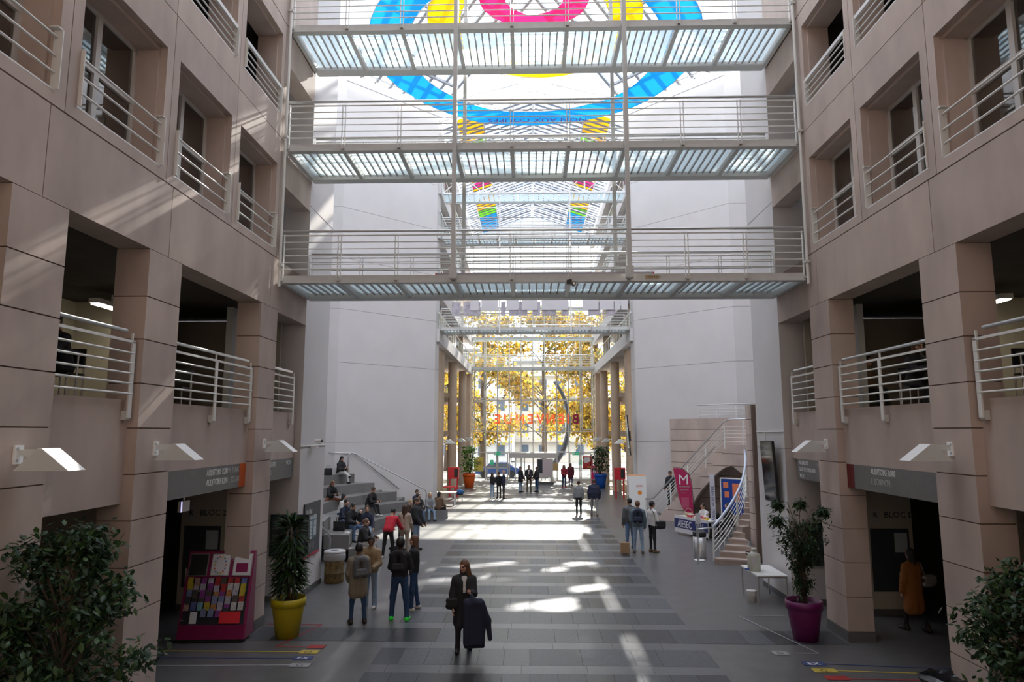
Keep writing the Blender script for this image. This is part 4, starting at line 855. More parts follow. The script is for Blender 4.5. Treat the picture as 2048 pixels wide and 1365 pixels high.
# entrance furniture
thing('poster_stand','freestanding poster case with pale pink sheet inside the entrance','display stand',at=(.9,57,0)); bx('case_frame',FRAME,-.62,.70,-.06,.06,.55,2.08); bx('sheet',mat('pinkish_sheet',(.62,.52,.54),.7),-.12,.58,-.07,-.06,.66,2.0); bx('dark_sheet',SIGND,-.56,-.16,-.07,-.06,.9,2.0); bx('foot',PLINTH,-.7,.75,-.35,.35,0,.25); bx('upright',FRAME,.5,.7,-.08,.08,.25,.55); bx('upright',FRAME,-.62,-.45,-.08,.08,.25,.55)
YB=mat('mustard_poster',(.62,.50,.10),.7)
thing('glass_poster','mustard-yellow poster on the left pane of the glass wall','poster',at=(-5.3,61.9,.75)); bx('sheet',YB,0,.85,0,.01,0,1.25)
for k in range(4): bx('print_line',BLACK,.1,.72-.1*(k%2),-.004,0,.88-.1*k,.92-.1*k)
thing('glass_poster','red poster with white cloud on the right pane of the glass wall','poster',at=(4.42,61.9,.95)); bx('sheet',mat('brick_red_print',(.45,.04,.04),.7),0,.9,0,.01,0,1.15); rod('cloud',PAPER,(.3,-.004,.8),(.3,0,.8),.25,n=18); rod('cloud',PAPER,(.5,-.005,.85),(.5,0,.85),.2,n=18); bx('print_line',YB,.4,.85,-.004,0,.15,.25)
EXG=mat('exit_green',(.02,.38,.18),.5,emit=.25)
for x,lab in ((-3.21,'green exit sign above the left entrance doors'),(3.8,'green exit sign above the right entrance doors')):
    thing('exit_sign',lab,'sign',at=(x,61.8,2.2)); bx('box',EXG,-.3,.3,-.05,.05,0,.30); bx('pictogram',LETTER,-.24,-.06,-.056,-.05,.05,.25); bx('arrow',LETTER,.03,.22,-.056,-.05,.13,.17); bx('hanger',FRAME,-.03,.03,.05,.2,.05,.3)
for x,lab in ((-3.85,'small green door sticker on the left entrance door'),(4.05,'small green door sticker on the right entrance door')):
    thing('door_sticker',lab,'sticker',at=(x,61.9,1.35)); bx('sheet',EXG,0,.3,0,.008,0,.42); bx('pictogram',LETTER,.1,.2,-.004,0,.22,.36)
thing('display_totem','magenta totem box beside the far blue pot','totem',at=(5.0,57.5,0)); bx('totem_body',mat('bright_magenta',(.6,.01,.12),.5),-.22,.22,-.2,.2,0,1.5); bx('totem_print',PAPER,-.1,.1,-.205,-.2,.9,1.2)
thing('music_stand','cardboard sign on a thin stand inside the revolving door','stand',at=(1.75,60.3,0)); rod('pole',BLACK,(0,0,0),(0,0,1.0),.02); bx('board',mat('cardboard',(.5,.33,.14),.8),-.42,.42,-.02,.0,.95,1.55); rod('foot',BLACK,(0,0,0),(0,0,.03),.2)
thing('paper_bag','brown paper bag on the floor beside the man with the navy backpack','bag',at=(3.1,25.2,0)); B().prism([(-.15,-.08),(.15,-.08),(.15,.08),(-.15,.08)],0,.36).ob('bag_body',mat('kraft_paper',(.35,.22,.12),.9))
B().tube([(-.06,-.085,.36),(-.05,-.085,.44),(.05,-.085,.44),(.06,-.085,.36)],.006,5).ob('carrier_loop',MATS['kraft_paper'])
# gallery tables
for s,y,t in ((1,12.9,'right'),(1,9.6,'near right'),(-1,12.7,'left'),(-1,9.3,'near left')):
    thing('gallery_table','dark table with steel legs on the %s gallery'%t,'table',at=(s*7.3,y,4.72)); bx('tabletop',BLACK,-.4,.4,-.6,.6,.72,.75)
    for x in(-.36,.36):
        for yy in(-.56,.56): rod('leg',ALU,(x,yy,0),(x,yy,.72),.016)
    for k,yy in enumerate((-.85,.85)):
        thing('gallery_chair','dark chair at the %s end of the %s gallery table'%(('near','far')[k],t),'chair',at=(s*7.35,y+yy,4.72),rz=0 if k else 180)
        bx('seat',BLACK,-.2,.2,-.2,.2,.43,.46); bx('backrest',BLACK,-.2,.2,.18,.21,.55,.85)
        for x in(-.18,.18):
            rod('leg',ALU,(x,-.18,0),(x,-.18,.43),.012); rod('leg',ALU,(x,.2,0),(x,.2,.85),.012)
# ================================================================ OUTSIDE
g=struct('ground_outside'); bx('paving',mat('plaza_paving',(.42,.40,.37),.8,noise=(.6,.2)),-70,70,62.4,140,-.25,-.02)
LV=[mat('autumn_leaf_%d'%i,c,.6,kind='cloth',alpha=.55) for i,c in enumerate([(.62,.38,.03),(.42,.28,.04),(.20,.21,.05),(.70,.50,.09),(.16,.11,.03)])]
def tree(at,H,rad,n,seed,label):
    thing('plane_tree',label,'tree',at=at); r_=random.Random(seed)
    B().tube([(0,0,0),(.1,0,H*.3),(.0,.1,H*.62),(.2,0,H*.9)],[.32,.26,.18,.05],9).ob('trunk',BARK,None,True)
    cen=[]
    for k in range(22):
        a=r_.uniform(0,6.28); z=H*r_.uniform(.22,.95); rr=rad*r_.uniform(.35,1)*math.sin(math.pi*min(.97,max(.15,(z/H-.05))))**.5
        e_=(rr*math.cos(a),rr*math.sin(a),z); B().tube([(0,0,max(1.8,z-1.6)),(e_[0]*.5,e_[1]*.5,z-.3),e_],[.08,.05,.02],5).ob('limb',BARK); cen.append(e_)
    V=[];F=[];MI=[]
    for i in range(n):
        c=cen[r_.randrange(len(cen))]; p=Vector(c)+Vector((r_.gauss(0,.75),r_.gauss(0,.75),r_.gauss(0,.6)))
        s_=r_.uniform(.12,.24); q=Quaternion((r_.gauss(0,1),r_.gauss(0,1),r_.gauss(0,1),r_.gauss(0,1))).normalized(); b=len(V)
        for d in ((-1,-.7,0),(.2,-1,.15),(1,.1,0),(.1,1,.15)): V.append(tuple(p+q@(Vector(d)*s_)))
        F.append((b,b+1,b+2,b+3)); MI.append(r_.choice((0,0,1,1,2,3,4)))
    me=mesh('foliage',V,F,LV); me.polygons.foreach_set('material_index',MI); o=ob('foliage',me); o['kind']='stuff'
tree((-5.2,70.5,0),17.5,3.7,4300,21,'yellow autumn tree outside, behind the left half of the glass wall')
tree((1.2,73.5,0),18,3.8,3900,22,'yellow autumn tree outside, behind the middle of the glass wall')
tree((6.5,69.5,0),17.5,3.5,5600,23,'brightest golden autumn tree outside, behind the right glass panes')
tree((-9.5,76,0),13,4,3000,24,'autumn tree outside, far left beyond the glass wall')
tree((10.5,76,0),13,4,3000,25,'autumn tree outside, far right beyond the glass wall')
def house(label,x0,x1,y,h,m,seed):
    thing('apartment_building',label,'building',at=((x0+x1)/2,y,0)); W_=(x1-x0)/2
    bx('wall',m,-W_,W_,0,8,-.1,h); bx('roof',SIGN,-W_-.3,W_+.3,-.3,8.3,h,h+.4)
    for f in range(int(h/3.1)):
        for k in range(int(2*W_/2.6)):
            x=-W_+.8+2.6*k; w_=bx('window',FRAME,x,x+1.3,-.06,0,f*3.1+.9,f*3.1+2.5); bx('pane',mat('far_glass',(.10,.13,.17),.1),x+.08,x+1.22,-.07,-.06,f*3.1+.98,f*3.1+2.42,par=w_)
        bx('balcony_slab',m,-W_,W_,-.7,0,f*3.1+2.85,f*3.1+3.0)
house('pale apartment block beyond the trees, left','0' and -24,-3,96,15.5,mat('pale_render',(.55,.54,.52),.9),1)
house('cream apartment block beyond the trees, right',-2.5,24,98,14,mat('cream_render',(.52,.48,.42),.9),2)
thing('arc_sculpture','dark curved steel arc sculpture outside the glass wall','sculpture',at=(3.2,65.2,0)); B().tube([(.2-4.9*(1-math.cos(R(a))),0,5.2+5.6*math.sin(R(a))) for a in range(-62,50,7)],[.3-.010*i for i in range(16)],8).ob('arc',mat('dark_steel',(.06,.065,.075),.5),None,True); bx('footing',PLINTH,-3.0,-1.8,-.5,.5,-.05,.35)
thing('parked_car','blue parked car outside the left entrance doors','car',at=(-3.3,65.6,0)); CARM=mat('car_blue',(.02,.08,.3),.25)
B().prism([(-2.1,.35),(-2.05,.8),(-1.3,.92),(-.7,1.4),(.8,1.42),(1.5,.95),(2.1,.85),(2.1,.35)][::-1],-.85,.85,lambda x,y,z:(x,z,y)).ob('car_body',CARM); B().prism([(-1.15,.93),(-.65,1.33),(.75,1.35),(1.3,.95)][::-1],-.87,.87,lambda x,y,z:(x,z,y)).ob('car_window',mat('far_glass'))
for x in(-1.3,1.3): rod('wheel',BLACK,(x,-.9,.33),(x,.9,.33),.33,n=18)
# ================================================================ PEOPLE
def nets(fun,lo,hi,vx):
    """iso-surface of a distance field: naive surface nets"""
    lo=np.array(lo)-2*vx; n=np.ceil((np.array(hi)+2*vx-lo)/vx).astype(int)+1
    ax=[lo[i]+vx*np.arange(n[i]) for i in range(3)]
    P_=np.stack(np.meshgrid(*ax,indexing='ij'),-1)
    g=[(m_+4)//5 for m_ in n]; C_=np.stack(np.meshgrid(*[lo[i]+vx*(5*np.arange(g[i])+2) for i in range(3)],indexing='ij'),-1)
    dc=fun(C_.reshape(-1,3)).reshape(g); up_=np.repeat(np.repeat(np.repeat(dc,5,0),5,1),5,2)[:n[0],:n[1],:n[2]]
    D=up_.copy(); near=np.abs(up_)<vx*4.4+.012; D[near]=fun(P_[near]); S=D<0
    c=[S[i:n[0]-1+i,j:n[1]-1+j,k:n[2]-1+k] for i in(0,1) for j in(0,1) for k in(0,1)]
    cnt=sum(x.astype(int) for x in c); mix=(cnt>0)&(cnt<8)
    idx=-np.ones(mix.shape,int); cells=np.argwhere(mix); idx[mix]=np.arange(len(cells))
    acc=np.zeros((len(cells),3)); num=np.zeros(len(cells))
    offs=[np.array(o) for o in((0,0,0),(0,0,1),(0,1,0),(0,1,1),(1,0,0),(1,0,1),(1,1,0),(1,1,1))]
    for a in range(8):
        for b in range(a+1,8):
            if np.abs(offs[a]-offs[b]).sum()!=1: continue
            A=cells+offs[a];Bq=cells+offs[b]; da=D[A[:,0],A[:,1],A[:,2]];db=D[Bq[:,0],Bq[:,1],Bq[:,2]]
            m=(da<0)!=(db<0); t=np.where(m,da/np.where(m,da-db,1),0)
            acc+=np.where(m[:,None],A+(Bq-A)*t[:,None],0); num+=m
    V=lo+vx*acc/num[:,None]; F=[]
    for d in range(3):
        e=np.zeros(3,int); e[d]=1; u,v=[(1,2),(2,0),(0,1)][d]
        s0=S[tuple(slice(0,n[q]-e[q]) for q in range(3))]; s1=S[tuple(slice(e[q],n[q]) for q in range(3))]
        E_=np.argwhere(s0!=s1); fl=s0[s0!=s1]
        U=np.zeros(3,int);U[u]=1;W_=np.zeros(3,int);W_[v]=1
        q=[E_-U-W_,E_-W_,E_,E_-U]; q=np.stack([idx[a[:,0],a[:,1],a[:,2]] for a in q],1)
        q=np.where(fl[:,None],q,q[:,::-1]); F.append(q)
    F=np.concatenate(F); return V,F[(F>=0).all(1)]
def cap(p,a,b,r0,r1):
    a=np.array(a,float);b=np.array(b,float);d=b-a;L=max(d@d,1e-9); t=np.clip((p-a)@d/L,0,1)
    return np.linalg.norm(p-a-t[:,None]*d,axis=1)-(r0+(r1-r0)*t)
def ell(p,c,r):
    r=np.array(r); return (np.linalg.norm((p-np.array(c))/r,axis=1)-1)*r.min()
def rbox(p,c,h,r):
    q=np.abs(p-np.array(c))-np.array(h); return np.linalg.norm(np.maximum(q,0),axis=1)+np.minimum(q.max(1),0)-r
def evalp(prims,p): return np.stack([cap(p,*q[1:5]) if q[0]=='c' else rbox(p,*q[1:4]) if q[0]=='b' else ell(p,q[1],q[2]) for q in prims])
def body_mesh(prims,vx,k,lo,hi):
    f=lambda p:-k*np.log(np.exp(np.clip(-evalp(prims,p)/k,-60,60)).sum(0))
    V,F=nets(f,lo,hi,vx); C_=V[F].mean(1); mi=np.array([q[-1] for q in prims])[evalp(prims,C_).argmin(0)]
    return V,F,mi
# slots: 0 top 1 bottom 2 skin 3 shoes 4 inner 5 eye 6 lip
HEADP=[('e',(0,.012,.012),(.077,.097,.108),2),('e',(0,-.028,-.058),(.056,.064,.062),2),('e',(0,-.06,-.088),(.028,.026,.026),2),('c',(0,-.092,.02),(0,-.113,-.02),.010,.015,2),
 ('c',(-.035,-.08,.03),(.035,-.08,.03),.016,.016,2),('e',(.079,.012,-.008),(.012,.024,.034),2),('e',(-.079,.012,-.008),(.012,.024,.034),2),('e',(.032,-.082,.008),(.016,.014,.010),5),('e',(-.032,-.082,.008),(.016,.014,.010),5),
 ('c',(-.02,-.089,-.053),(.02,-.089,-.053),.009,.009,6),('c',(0,.018,-.06),(0,.03,-.17),.052,.056,2),('e',(.045,-.05,-.028),(.03,.03,.028),2),('e',(-.045,-.05,-.028),(.03,.03,.028),2)]
HEADS={q:body_mesh(HEADP,vx,.006,(-.1,-.14,-.19),(.1,.13,.13)) for q,vx in (('n',.0085),('f',.016))}
def handp(cu):
    P_=[('e',(0,0,-.048),(.016,.040,.052),2),('c',(0,0,.02),(0,0,-.03),.026,.026,2)]
    for y,l in((-.029,.070),(-.010,.080),(.010,.074),(.028,.058)):
        a=np.array((0,y,-.088)); d1=np.array((math.sin(cu*.5),y*1.2,-math.cos(cu*.5)));d2=np.array((math.sin(cu*1.3),y*.6,-math.cos(cu*1.3)))
        b=a+d1*l*.52; c=b+d2*l*.5; P_+=[('c',a,b,.0095,.0088,2),('c',b,c,.0088,.007,2)]
    P_+=[('c',(0,-.03,-.03),(.018,-.058,-.058),.013,.011,2),('c',(.018,-.058,-.058),(.026+.01*cu,-.064,-.09),.0105,.008,2)]
    return P_
HANDS={(g,q):body_mesh(handp(cu),vx,.003,(-.06,-.09,-.19),(.11,.07,.06)) for g,cu in(('r',.45),('g',1.35)) for q,vx in(('n',.0075),('f',.013))}
def hairmesh(st):
    sc_={'afro':1.22}.get(st,1.09); top=[('e',(0,.018,.018),(.077*sc_+.004,.097*sc_+.004,.108*sc_),0)]
    if st=='long': top+=[('c',(x,.03,.03),(x*1.25,.05,-.30),.040,.042,0) for x in(-.055,.055)]+[('c',(0,.06,.02),(0,.075,-.34),.05,.055,0)]
    if st=='bob': top+=[('c',(x,.02,.03),(x*1.3,.03,-.17),.048,.056,0) for x in(-.062,.062)]+[('c',(0,.055,.02),(0,.06,-.17),.055,.055,0)]
    if st=='bun': top+=[('e',(0,.10,.085),(.045,.045,.045),0)]
    if st=='tail': top+=[('c',(0,.10,.05),(.0,.13,-.02),.03,.035,0),('c',(0,.13,-.02),(0,.11,-.24),.035,.02,0)]
    def f(p):
        d=-.01*np.log(np.exp(np.clip(-evalp(top,p)/.01,-60,60)).sum(0))
        face=ell(p,(0,-.125,-.035),(.068,.085,.112)); d=np.maximum(d,-face)
        if st in('short','afro','bun','tail'):
            d=np.maximum(d,-(p[:,2]+.055+(.03 if st=='afro' else 0)-.0*p[:,1])); d=np.maximum(d,-ell(p,(0,-.06,-.09),(.12,.085,.085)))
        return d
    V,F=nets(f,(-.14,-.14,-.42),(.14,.2,.16),.0115); return V,F
HAIR={s:hairmesh(s) for s in('short','long','bob','bun','tail','afro')}
def pm(n,c,r=.8,**k): return mat(n,c,r,noise=(30,.12),**k)
BK=pm('black_cloth',(.014,.014,.017)); NV=pm('navy_cloth',(.016,.02,.045)); JN=pm('blue_denim',(.10,.17,.30)); JD=pm('dark_denim',(.02,.055,.13)); JL=pm('light_denim',(.24,.33,.44)); BG=pm('beige_cloth',(.40,.32,.25)); TN=pm('tan_puffer',(.27,.18,.09),.5); KH=pm('khaki_coat',(.22,.19,.14)); RDC=pm('red_knit',(.48,.012,.03)); MR=pm('maroon_cloth',(.10,.01,.025)); WC=pm('white_cloth',(.62,.6,.58)); GY=pm('grey_knit',(.20,.205,.21)); GYT=pm('grey_trousers',(.20,.19,.19)); OC=pm('ochre_coat',(.30,.11,.02)); BR=pm('brown_coat',(.13,.075,.04)); OL=pm('olive_cloth',(.10,.09,.05)); LB=pm('light_blue_cloth',(.16,.26,.34)); RU=pm('rust_cloth',(.16,.05,.025)); GSH=pm('neon_green_shoe',(.02,.85,.05),.5); DSH=pm('dark_shoe',(.02,.013,.011),.4); WSH=pm('white_shoe',(.6,.58,.55),.5); GB=pm('grey_bag',(.10,.10,.105),.7)
SK={k:mat('skin_'+k,c,.55) for k,c in dict(l=(.52,.30,.21),m=(.42,.22,.14),d=(.13,.06,.035)).items()}
HR_={k:mat('hair_'+k,c,.5,noise=(60,.3)) for k,c in dict(k=(.012,.010,.009),b=(.06,.03,.017),c=(.13,.06,.03),y=(.36,.25,.13),g=(.3,.3,.3),s=(.10,.07,.06)).items()}
EYE=mat('eye_dark',(.03,.022,.02),.3); LIPM=mat('lip',(.33,.12,.10),.5)
def rx(a): c,s=math.cos(a),math.sin(a); return np.array([[1,0,0],[0,c,-s],[0,s,c]])
def rz_(a): c,s=math.cos(a),math.sin(a); return np.array([[c,-s,0],[s,c,0],[0,0,1]])
def person(label,at,face,H=1.72,seat=None,lean=0,hy=0,hp=0,L=(0,3,0),Rr=(0,3,0),aL=(5,8,12,0),aR=(5,8,12,0),top=BK,bot=JD,shoe=DSH,inner=None,skin='l',hair='short',hc='b',bulk=0,hem=0,flare=0,short_sleeve=False,q='n',hand='rr',cat='person',tw=1,wide=1,group=None):
    """face: heading in degrees, 0 looks along -Y. L/Rr: hip flex, abduct, knee. aL/aR: shoulder flex, abduct, elbow, inward"""
    s=H/1.72; P_=[]; r=math.radians
    hipw=.09; th,shn=.43,.41
    def leg(sd,f,ab,k):
        h=np.array((sd*hipw,0,-.03)); d1=np.array((math.sin(r(ab))*sd,-math.sin(r(f))*math.cos(r(ab)),-math.cos(r(f))*math.cos(r(ab)))); kn=h+d1*th
        d2=np.array((math.sin(r(ab))*sd*.5,-math.sin(r(f-k)),-math.cos(r(f-k)))); return h,kn,kn+d2*shn,d2
    lg=[leg(1,*L),leg(-1,*Rr)]
    low=min(a[2][2] for a in lg)-.085
    pz=-low if seat is None else seat/s+.10
    off=np.array((0,0,pz)); T=np.array((0,-math.sin(r(lean)),math.cos(r(lean)))); Fw=np.array((0,-math.cos(r(lean)),-math.sin(r(lean))))
    for i,(h,kn,an,d2) in enumerate(lg):
        h,kn,an=h+off,kn+off,an+off
        P_+=[('c',h,kn,.088*wide,.064*wide+flare*.3,1),('c',kn,an+np.array((0,0,.015)),.062*wide+flare*.3,.046*wide+flare,1)]
        fd=np.array((0,-1,0)) if abs(d2[1])<.75 else np.array((0,-d2[2]*-1,.0)); fd=np.array((0,-math.cos(math.asin(max(-.7,min(.7,-d2[1]))*.8)),.35*max(0,-d2[1])))
        hl=an+np.array((0,.045,-.045)); P_+=[('c',hl,hl-np.array((0,.0,0))+fd*.19+np.array(((1,-1)[i]*.02,0,-.004)),.042,.034,3),('c',an+np.array((0,0,.02)),hl+np.array((0,-.03,.0)),.042,.044,3)]
    pv=off; ch=pv+T*.36; nk=pv+T*.53
    b=bulk+.012
    for sd in(1,-1):
        P_+=[('c',pv+np.array((sd*.065,0,.02)),pv+T*.2+np.array((sd*.058,0,0)),.105+b*.6,.098+b,1 if not hem and False else 0),('c',pv+T*.18+np.array((sd*.06,0,0)),ch+np.array((sd*.075,0,0)),.098+b,.10+b,0)]
        P_+=[('c',pv+np.array((sd*.07,.0,-.06)),pv+np.array((sd*.06,.01,.0)),.10,.10,1)]
        if hem:
            dn=np.array((0,0,-1.)) if seat is None else np.array((0,-.5,-.3))
            P_+=[('c',pv+np.array((sd*.06,0,.05)),pv+np.array((sd*.075,.0,0))+dn*hem,.115+b*.5,.125+b*.6,0)]
    P_+=[('c',nk-T*.035+np.array((sd*.03,0,0)),ch+T*.075+np.array((sd*.15,0,0)),.056+b*.4,.058+b*.5,0) for sd in(1,-1)]+[('c',ch+T*.04+np.array((-.10,0,0)),ch+T*.04+np.array((.10,0,0)),.085+b*.7,.085+b*.7,0),('c',nk-T*.08,nk+T*.015,.075+b*.4,.058+b*.3,0)]
    if inner is not None: P_+=[('c',ch-T*.12+Fw*(.082+b),nk-T*.06+Fw*(.058+b*.6),.028,.04,4)]
    hands=[]
    for sd,(sf,ab,ef,inw) in((1,aL),(-1,aR)):
        sh=ch+T*.07+np.array((sd*.17*tw,0,0)); d1=np.array((sd*math.sin(r(ab)),-math.sin(r(sf))*math.cos(r(ab)),-math.cos(r(sf))*math.cos(r(ab)))); el=sh+d1*.285
        a2=sf+ef; d2=np.array((-sd*math.sin(r(inw)),-math.sin(r(a2))*math.cos(r(inw)),-math.cos(r(a2))*math.cos(r(inw)))); wr=el+d2*.245
        fm=2 if short_sleeve else 0
        P_+=[('c',sh,el,.062+b*.7,.050+b*.7,0),('c',el-d1*(.08 if short_sleeve else 0)*0,wr,(.040 if short_sleeve else .050+b*.7),(.030 if short_sleeve else .040+b*.6),fm)]
        hands.append((sd,wr,d2))
    hc_=nk+T*.04*1+np.array((0,0,.125))+T*.0+Fw*.012
    arr=np.concatenate([np.stack([q_[1],q_[2]]) if q_[0]=='c' else np.array([q_[1]]) for q_ in P_]); lo=arr.min(0)-.2; hi=arr.max(0)+.2
    V,F,mi=body_mesh(P_,.0165 if q=='n' else .026,.014,lo,hi)
    Vs=[V];Fs=[F];Ms=[mi];n=len(V)
    HM=rz_(r(hy))@rx(r(hp)*1.0)
    hv,hf,hm=HEADS[q]; Vs.append(hv@HM.T+hc_);Fs.append(hf+n);Ms.append(hm);n+=len(hv)
    for (sd,wr,d2),g in zip(hands,hand):
        hv,hf,hm=HANDS[(g,q)]; z=-d2/np.linalg.norm(d2); y=np.array((0,1,0.))-z*z[1]
        if np.linalg.norm(y)<.35: y=np.array((-sd*.0,0,1.))-z*z[2]; y=-y
        y/=np.linalg.norm(y); x=np.cross(y,z); v=hv*np.array((-sd*1.,1,1)) ; M=np.stack([x,y,z],1)
        f_=hf if -sd>0 else hf[:,::-1]
        Vs.append(v@M.T+wr);Fs.append(f_+n);Ms.append(hm);n+=len(hv)
    V=np.concatenate(Vs)*s;F=np.concatenate(Fs);Mi=np.concatenate(Ms)
    thing('person',label,cat,at=at,rz=face,group=group)
    me=bpy.data.meshes.new('person_body'); me.from_pydata(V.tolist(),[],F.tolist())
    for m_ in(top,bot,SK[skin],shoe,inner or top,EYE,LIPM): me.materials.append(m_)
    me.polygons.foreach_set('material_index',Mi.astype(np.int32)); me.polygons.foreach_set('use_smooth',[True]*len(F)); me.update(); ob('body',me)
    if hair:
        k=('h',hair,hc)
        if k not in MESH: MESH[k]=mesh('hair_'+hair,HAIR[hair][0],HAIR[hair][1].tolist(),HR_[hc],True)
        M4=Matrix.Identity(4)
        for i in range(3):
            for j in range(3): M4[i][j]=HM[i,j]*s
            M4[i][3]=hc_[i]*s
        ob('hair',MESH[k],None,M4)
    # useful anchors in world space
    w=lambda p:FR@Vector([float(x)*s for x in p])
    return dict(neck=w(nk),chest=w(ch),pelvis=w(pv),handL=w(hands[0][1]+hands[0][2]*.08),handR=w(hands[1][1]+hands[1][2]*.08),head=w(hc_),face=face,s=s,T=T)
def backpack(label,a,m,lean=0,sc_=1.0,cat='backpack',back=.20):
    """worn on the back of anchor a"""
    M=Matrix.Translation(a['chest'])@Matrix.Rotation(R(a['face']),4,'Z'); p=M@Vector((0,back,-.30))
    thing('backpack',label,cat,at=p,rz=a['face'])
    bd=[('c',(-.09*sc_,0,.10),(-.09*sc_,0,.34*sc_),.085,.075,0),('c',(.09*sc_,0,.10),(.09*sc_,0,.34*sc_),.085,.075,0),('c',(-.05,.0,.40*sc_),(.05,0,.40*sc_),.07,.07,0)]
    V,F,mi=body_mesh(bd,.02,.02,(-.3,-.2,-.1),(.3,.2,.6)); ob('bag_body',mesh('bag_body',V,F.tolist(),m,True))
    V,F,mi=body_mesh([('c',(-.09*sc_,.075,.12),(.09*sc_,.075,.12),.055,.055,0),('c',(-.08*sc_,.07,.2),(.08*sc_,.07,.2),.045,.045,0)],.02,.015,(-.25,-.05,0),(.25,.2,.32)); ob('pocket',mesh('pocket',V,F.tolist(),m,True))
    for sd in(-1,1): B().tube([(sd*.10,-.05,.12),(sd*.17,-.2,.12),(sd*.155,-.32,.30),(sd*.12,-.24,.47),(sd*.09,-.06,.42)],.018,6).ob('strap',m,None,True)
    B().tube([(-.03,-.02,.46*sc_),(0,-.02,.5*sc_),(.03,-.02,.46*sc_)],.008,5).ob('carry_loop',m)
def shoulderbag(label,at,rz,m,w_=.32,h_=.24,strap=None):
    thing('shoulder_bag',label,'bag',at=at,rz=rz); V,F,mi=body_mesh([('c',(-w_/2+.05,0,.06),(w_/2-.05,0,.06),.055,.055,0),('c',(-w_/2+.05,0,h_-.05),(w_/2-.05,0,h_-.05),.05,.05,0),('c',(0,0,.06),(0,0,h_-.06),.055,.05,0)],.018,.02,(-w_,-.15,-.1),(w_,.15,h_+.1)); ob('bag_body',mesh('bag_body',V,F.tolist(),m,True)); bx('flap',m,-w_/2+.02,w_/2-.02,-.075,-.05,h_*.35,h_-.02)
    if strap: B().tube(strap,.012,6).ob('strap',m,None,True)
W1=dict(L=(14,3,10),Rr=(-10,3,8)); W2=dict(L=(-12,3,8),Rr=(16,3,8))
# --- foreground
a=person('woman in black coat walking towards the camera carrying a dark coat',(-1.6,14.15,0),8,H=1.70,hy=-38,hp=8,L=(-6,3,6),Rr=(12,3,14),aL=(28,4,78,22),aR=(4,12,14,0),top=BK,bot=BK,shoe=DSH,inner=WC,hair='bob',hc='c',hem=.38,bulk=.02,hand='gr')
thing('carried_coat','dark navy coat hung over the walking woman\'s raised hand','coat',at=a['handL']+Vector((.06,-.08,0)),rz=8)
V,F,mi=body_mesh([('b',(.04,0,-.55),(.15,.03,.36),.03,0),('b',(.07,.03,-.62),(.17,.02,.36),.025,0),('c',(-.10,0,-.14),(.17,0,-.15),.05,.055,0),('c',(0,0,-.03),(.03,0,-.12),.035,.06,0),('c',(.20,0,-.18),(.33,.02,-.50),.06,.052,0),('c',(.33,.02,-.50),(.37,.02,-.84),.052,.046,0),('c',(-.02,-.05,-.2),(-.01,-.05,-.9),.02,.022,0)],.018,.022,(-.35,-.25,-1.2),(.6,.25,.1)); ob('coat_cloth',mesh('coat_cloth',V,F.tolist(),NV,True)); B().tube([(0,0,-.02),(0,0,.03),(.015,0,.05)],.006,5).ob('coat_loop',NV)
shoulderbag('small black handbag on the walking woman\'s hip',a['pelvis']+Vector((-.22,-.12,-.12)),10,BK,.26,.22,[(-.05,.0,.2),(.0,.1,.45),(.1,.12,.62)])
a=person('man in khaki coat with a grey backpack, seen from behind',(-4.18,16.0,0),205,H=1.72,hy=-20,L=(2,5,2),Rr=(-3,5,3),aL=(10,10,30,10),aR=(10,10,50,10),top=KH,bot=JD,shoe=DSH,skin='d',hair='short',hc='k',bulk=.025,hem=.26,wide=.85)
backpack('grey backpack worn by the man in the khaki coat',a,GB,sc_=1.1,back=.24)
person('woman in tan puffer jacket touching her chin, facing the camera',(-4.22,17.4,0),-12,H=1.66,hy=15,hp=5,aL=(12,14,60,10),aR=(35,8,118,18),top=TN,bot=JL,shoe=WSH,skin='d',hair='bun',hc='k',bulk=.04,flare=.02,hand='rg')
a=person('man in black T-shirt with neon green shoes, seen from behind',(-3.29,16.3,0),178,H=1.80,L=(2,8,0),Rr=(-2,8,0),aL=(12,14,45,12),aR=(12,14,45,12),top=BK,bot=JD,shoe=GSH,skin='d',hair='afro',hc='k',short_sleeve=True,wide=1.12)
backpack('black backpack worn by the man with green shoes',a,BK,sc_=1.15,back=.19)
person('woman in black hoodie and jeans in profile, facing left',(-3.12,17.2,0),-80,H=1.72,hy=5,L=(5,3,4),Rr=(-6,3,4),aL=(20,6,80,20),aR=(20,6,70,20),top=BK,bot=JD,shoe=WSH,hair='long',hc='c',skin='l',bulk=.02)
# --- group at the steps
person('person in red jumper bending forward at the steps',(-5.15,24.0,0),165,H=1.72,lean=38,hp=25,L=(-4,5,4),Rr=(10,5,10),aL=(30,5,30,10),aR=(35,8,20,0),top=RDC,bot=BK,shoe=WSH,hair='short',hc='k',bulk=.015)
person('person in maroon top leaning behind the red jumper',(-5.0,25.6,0),120,H=1.68,lean=30,hp=20,aL=(30,5,40,10),aR=(30,5,40,10),top=MR,bot=BK,hair='bob',hc='b')
person('woman in beige suit with long brown hair, seen from behind',(-4.72,24.7,0),172,H=1.68,aL=(10,10,70,10),aR=(8,12,20,0),top=BG,bot=BG,shoe=BR,hair='long',hc='b',flare=.015,hem=.1)
person('tall man in black puffer jacket standing in profile',(-4.45,25.6,0),75,H=1.82,hy=0,hp=10,aL=(12,8,25,5),aR=(15,8,25,5),top=BK,bot=JL,shoe=DSH,hair='short',hc='b',bulk=.05)
person('blond person in dark jacket hidden behind the beige suit',(-4.85,26.6,0),30,H=1.66,hp=15,top=BK,bot=BK,hair='short',hc='y',bulk=.03)
SIT=dict(L=(88,6,80),Rr=(86,6,82))
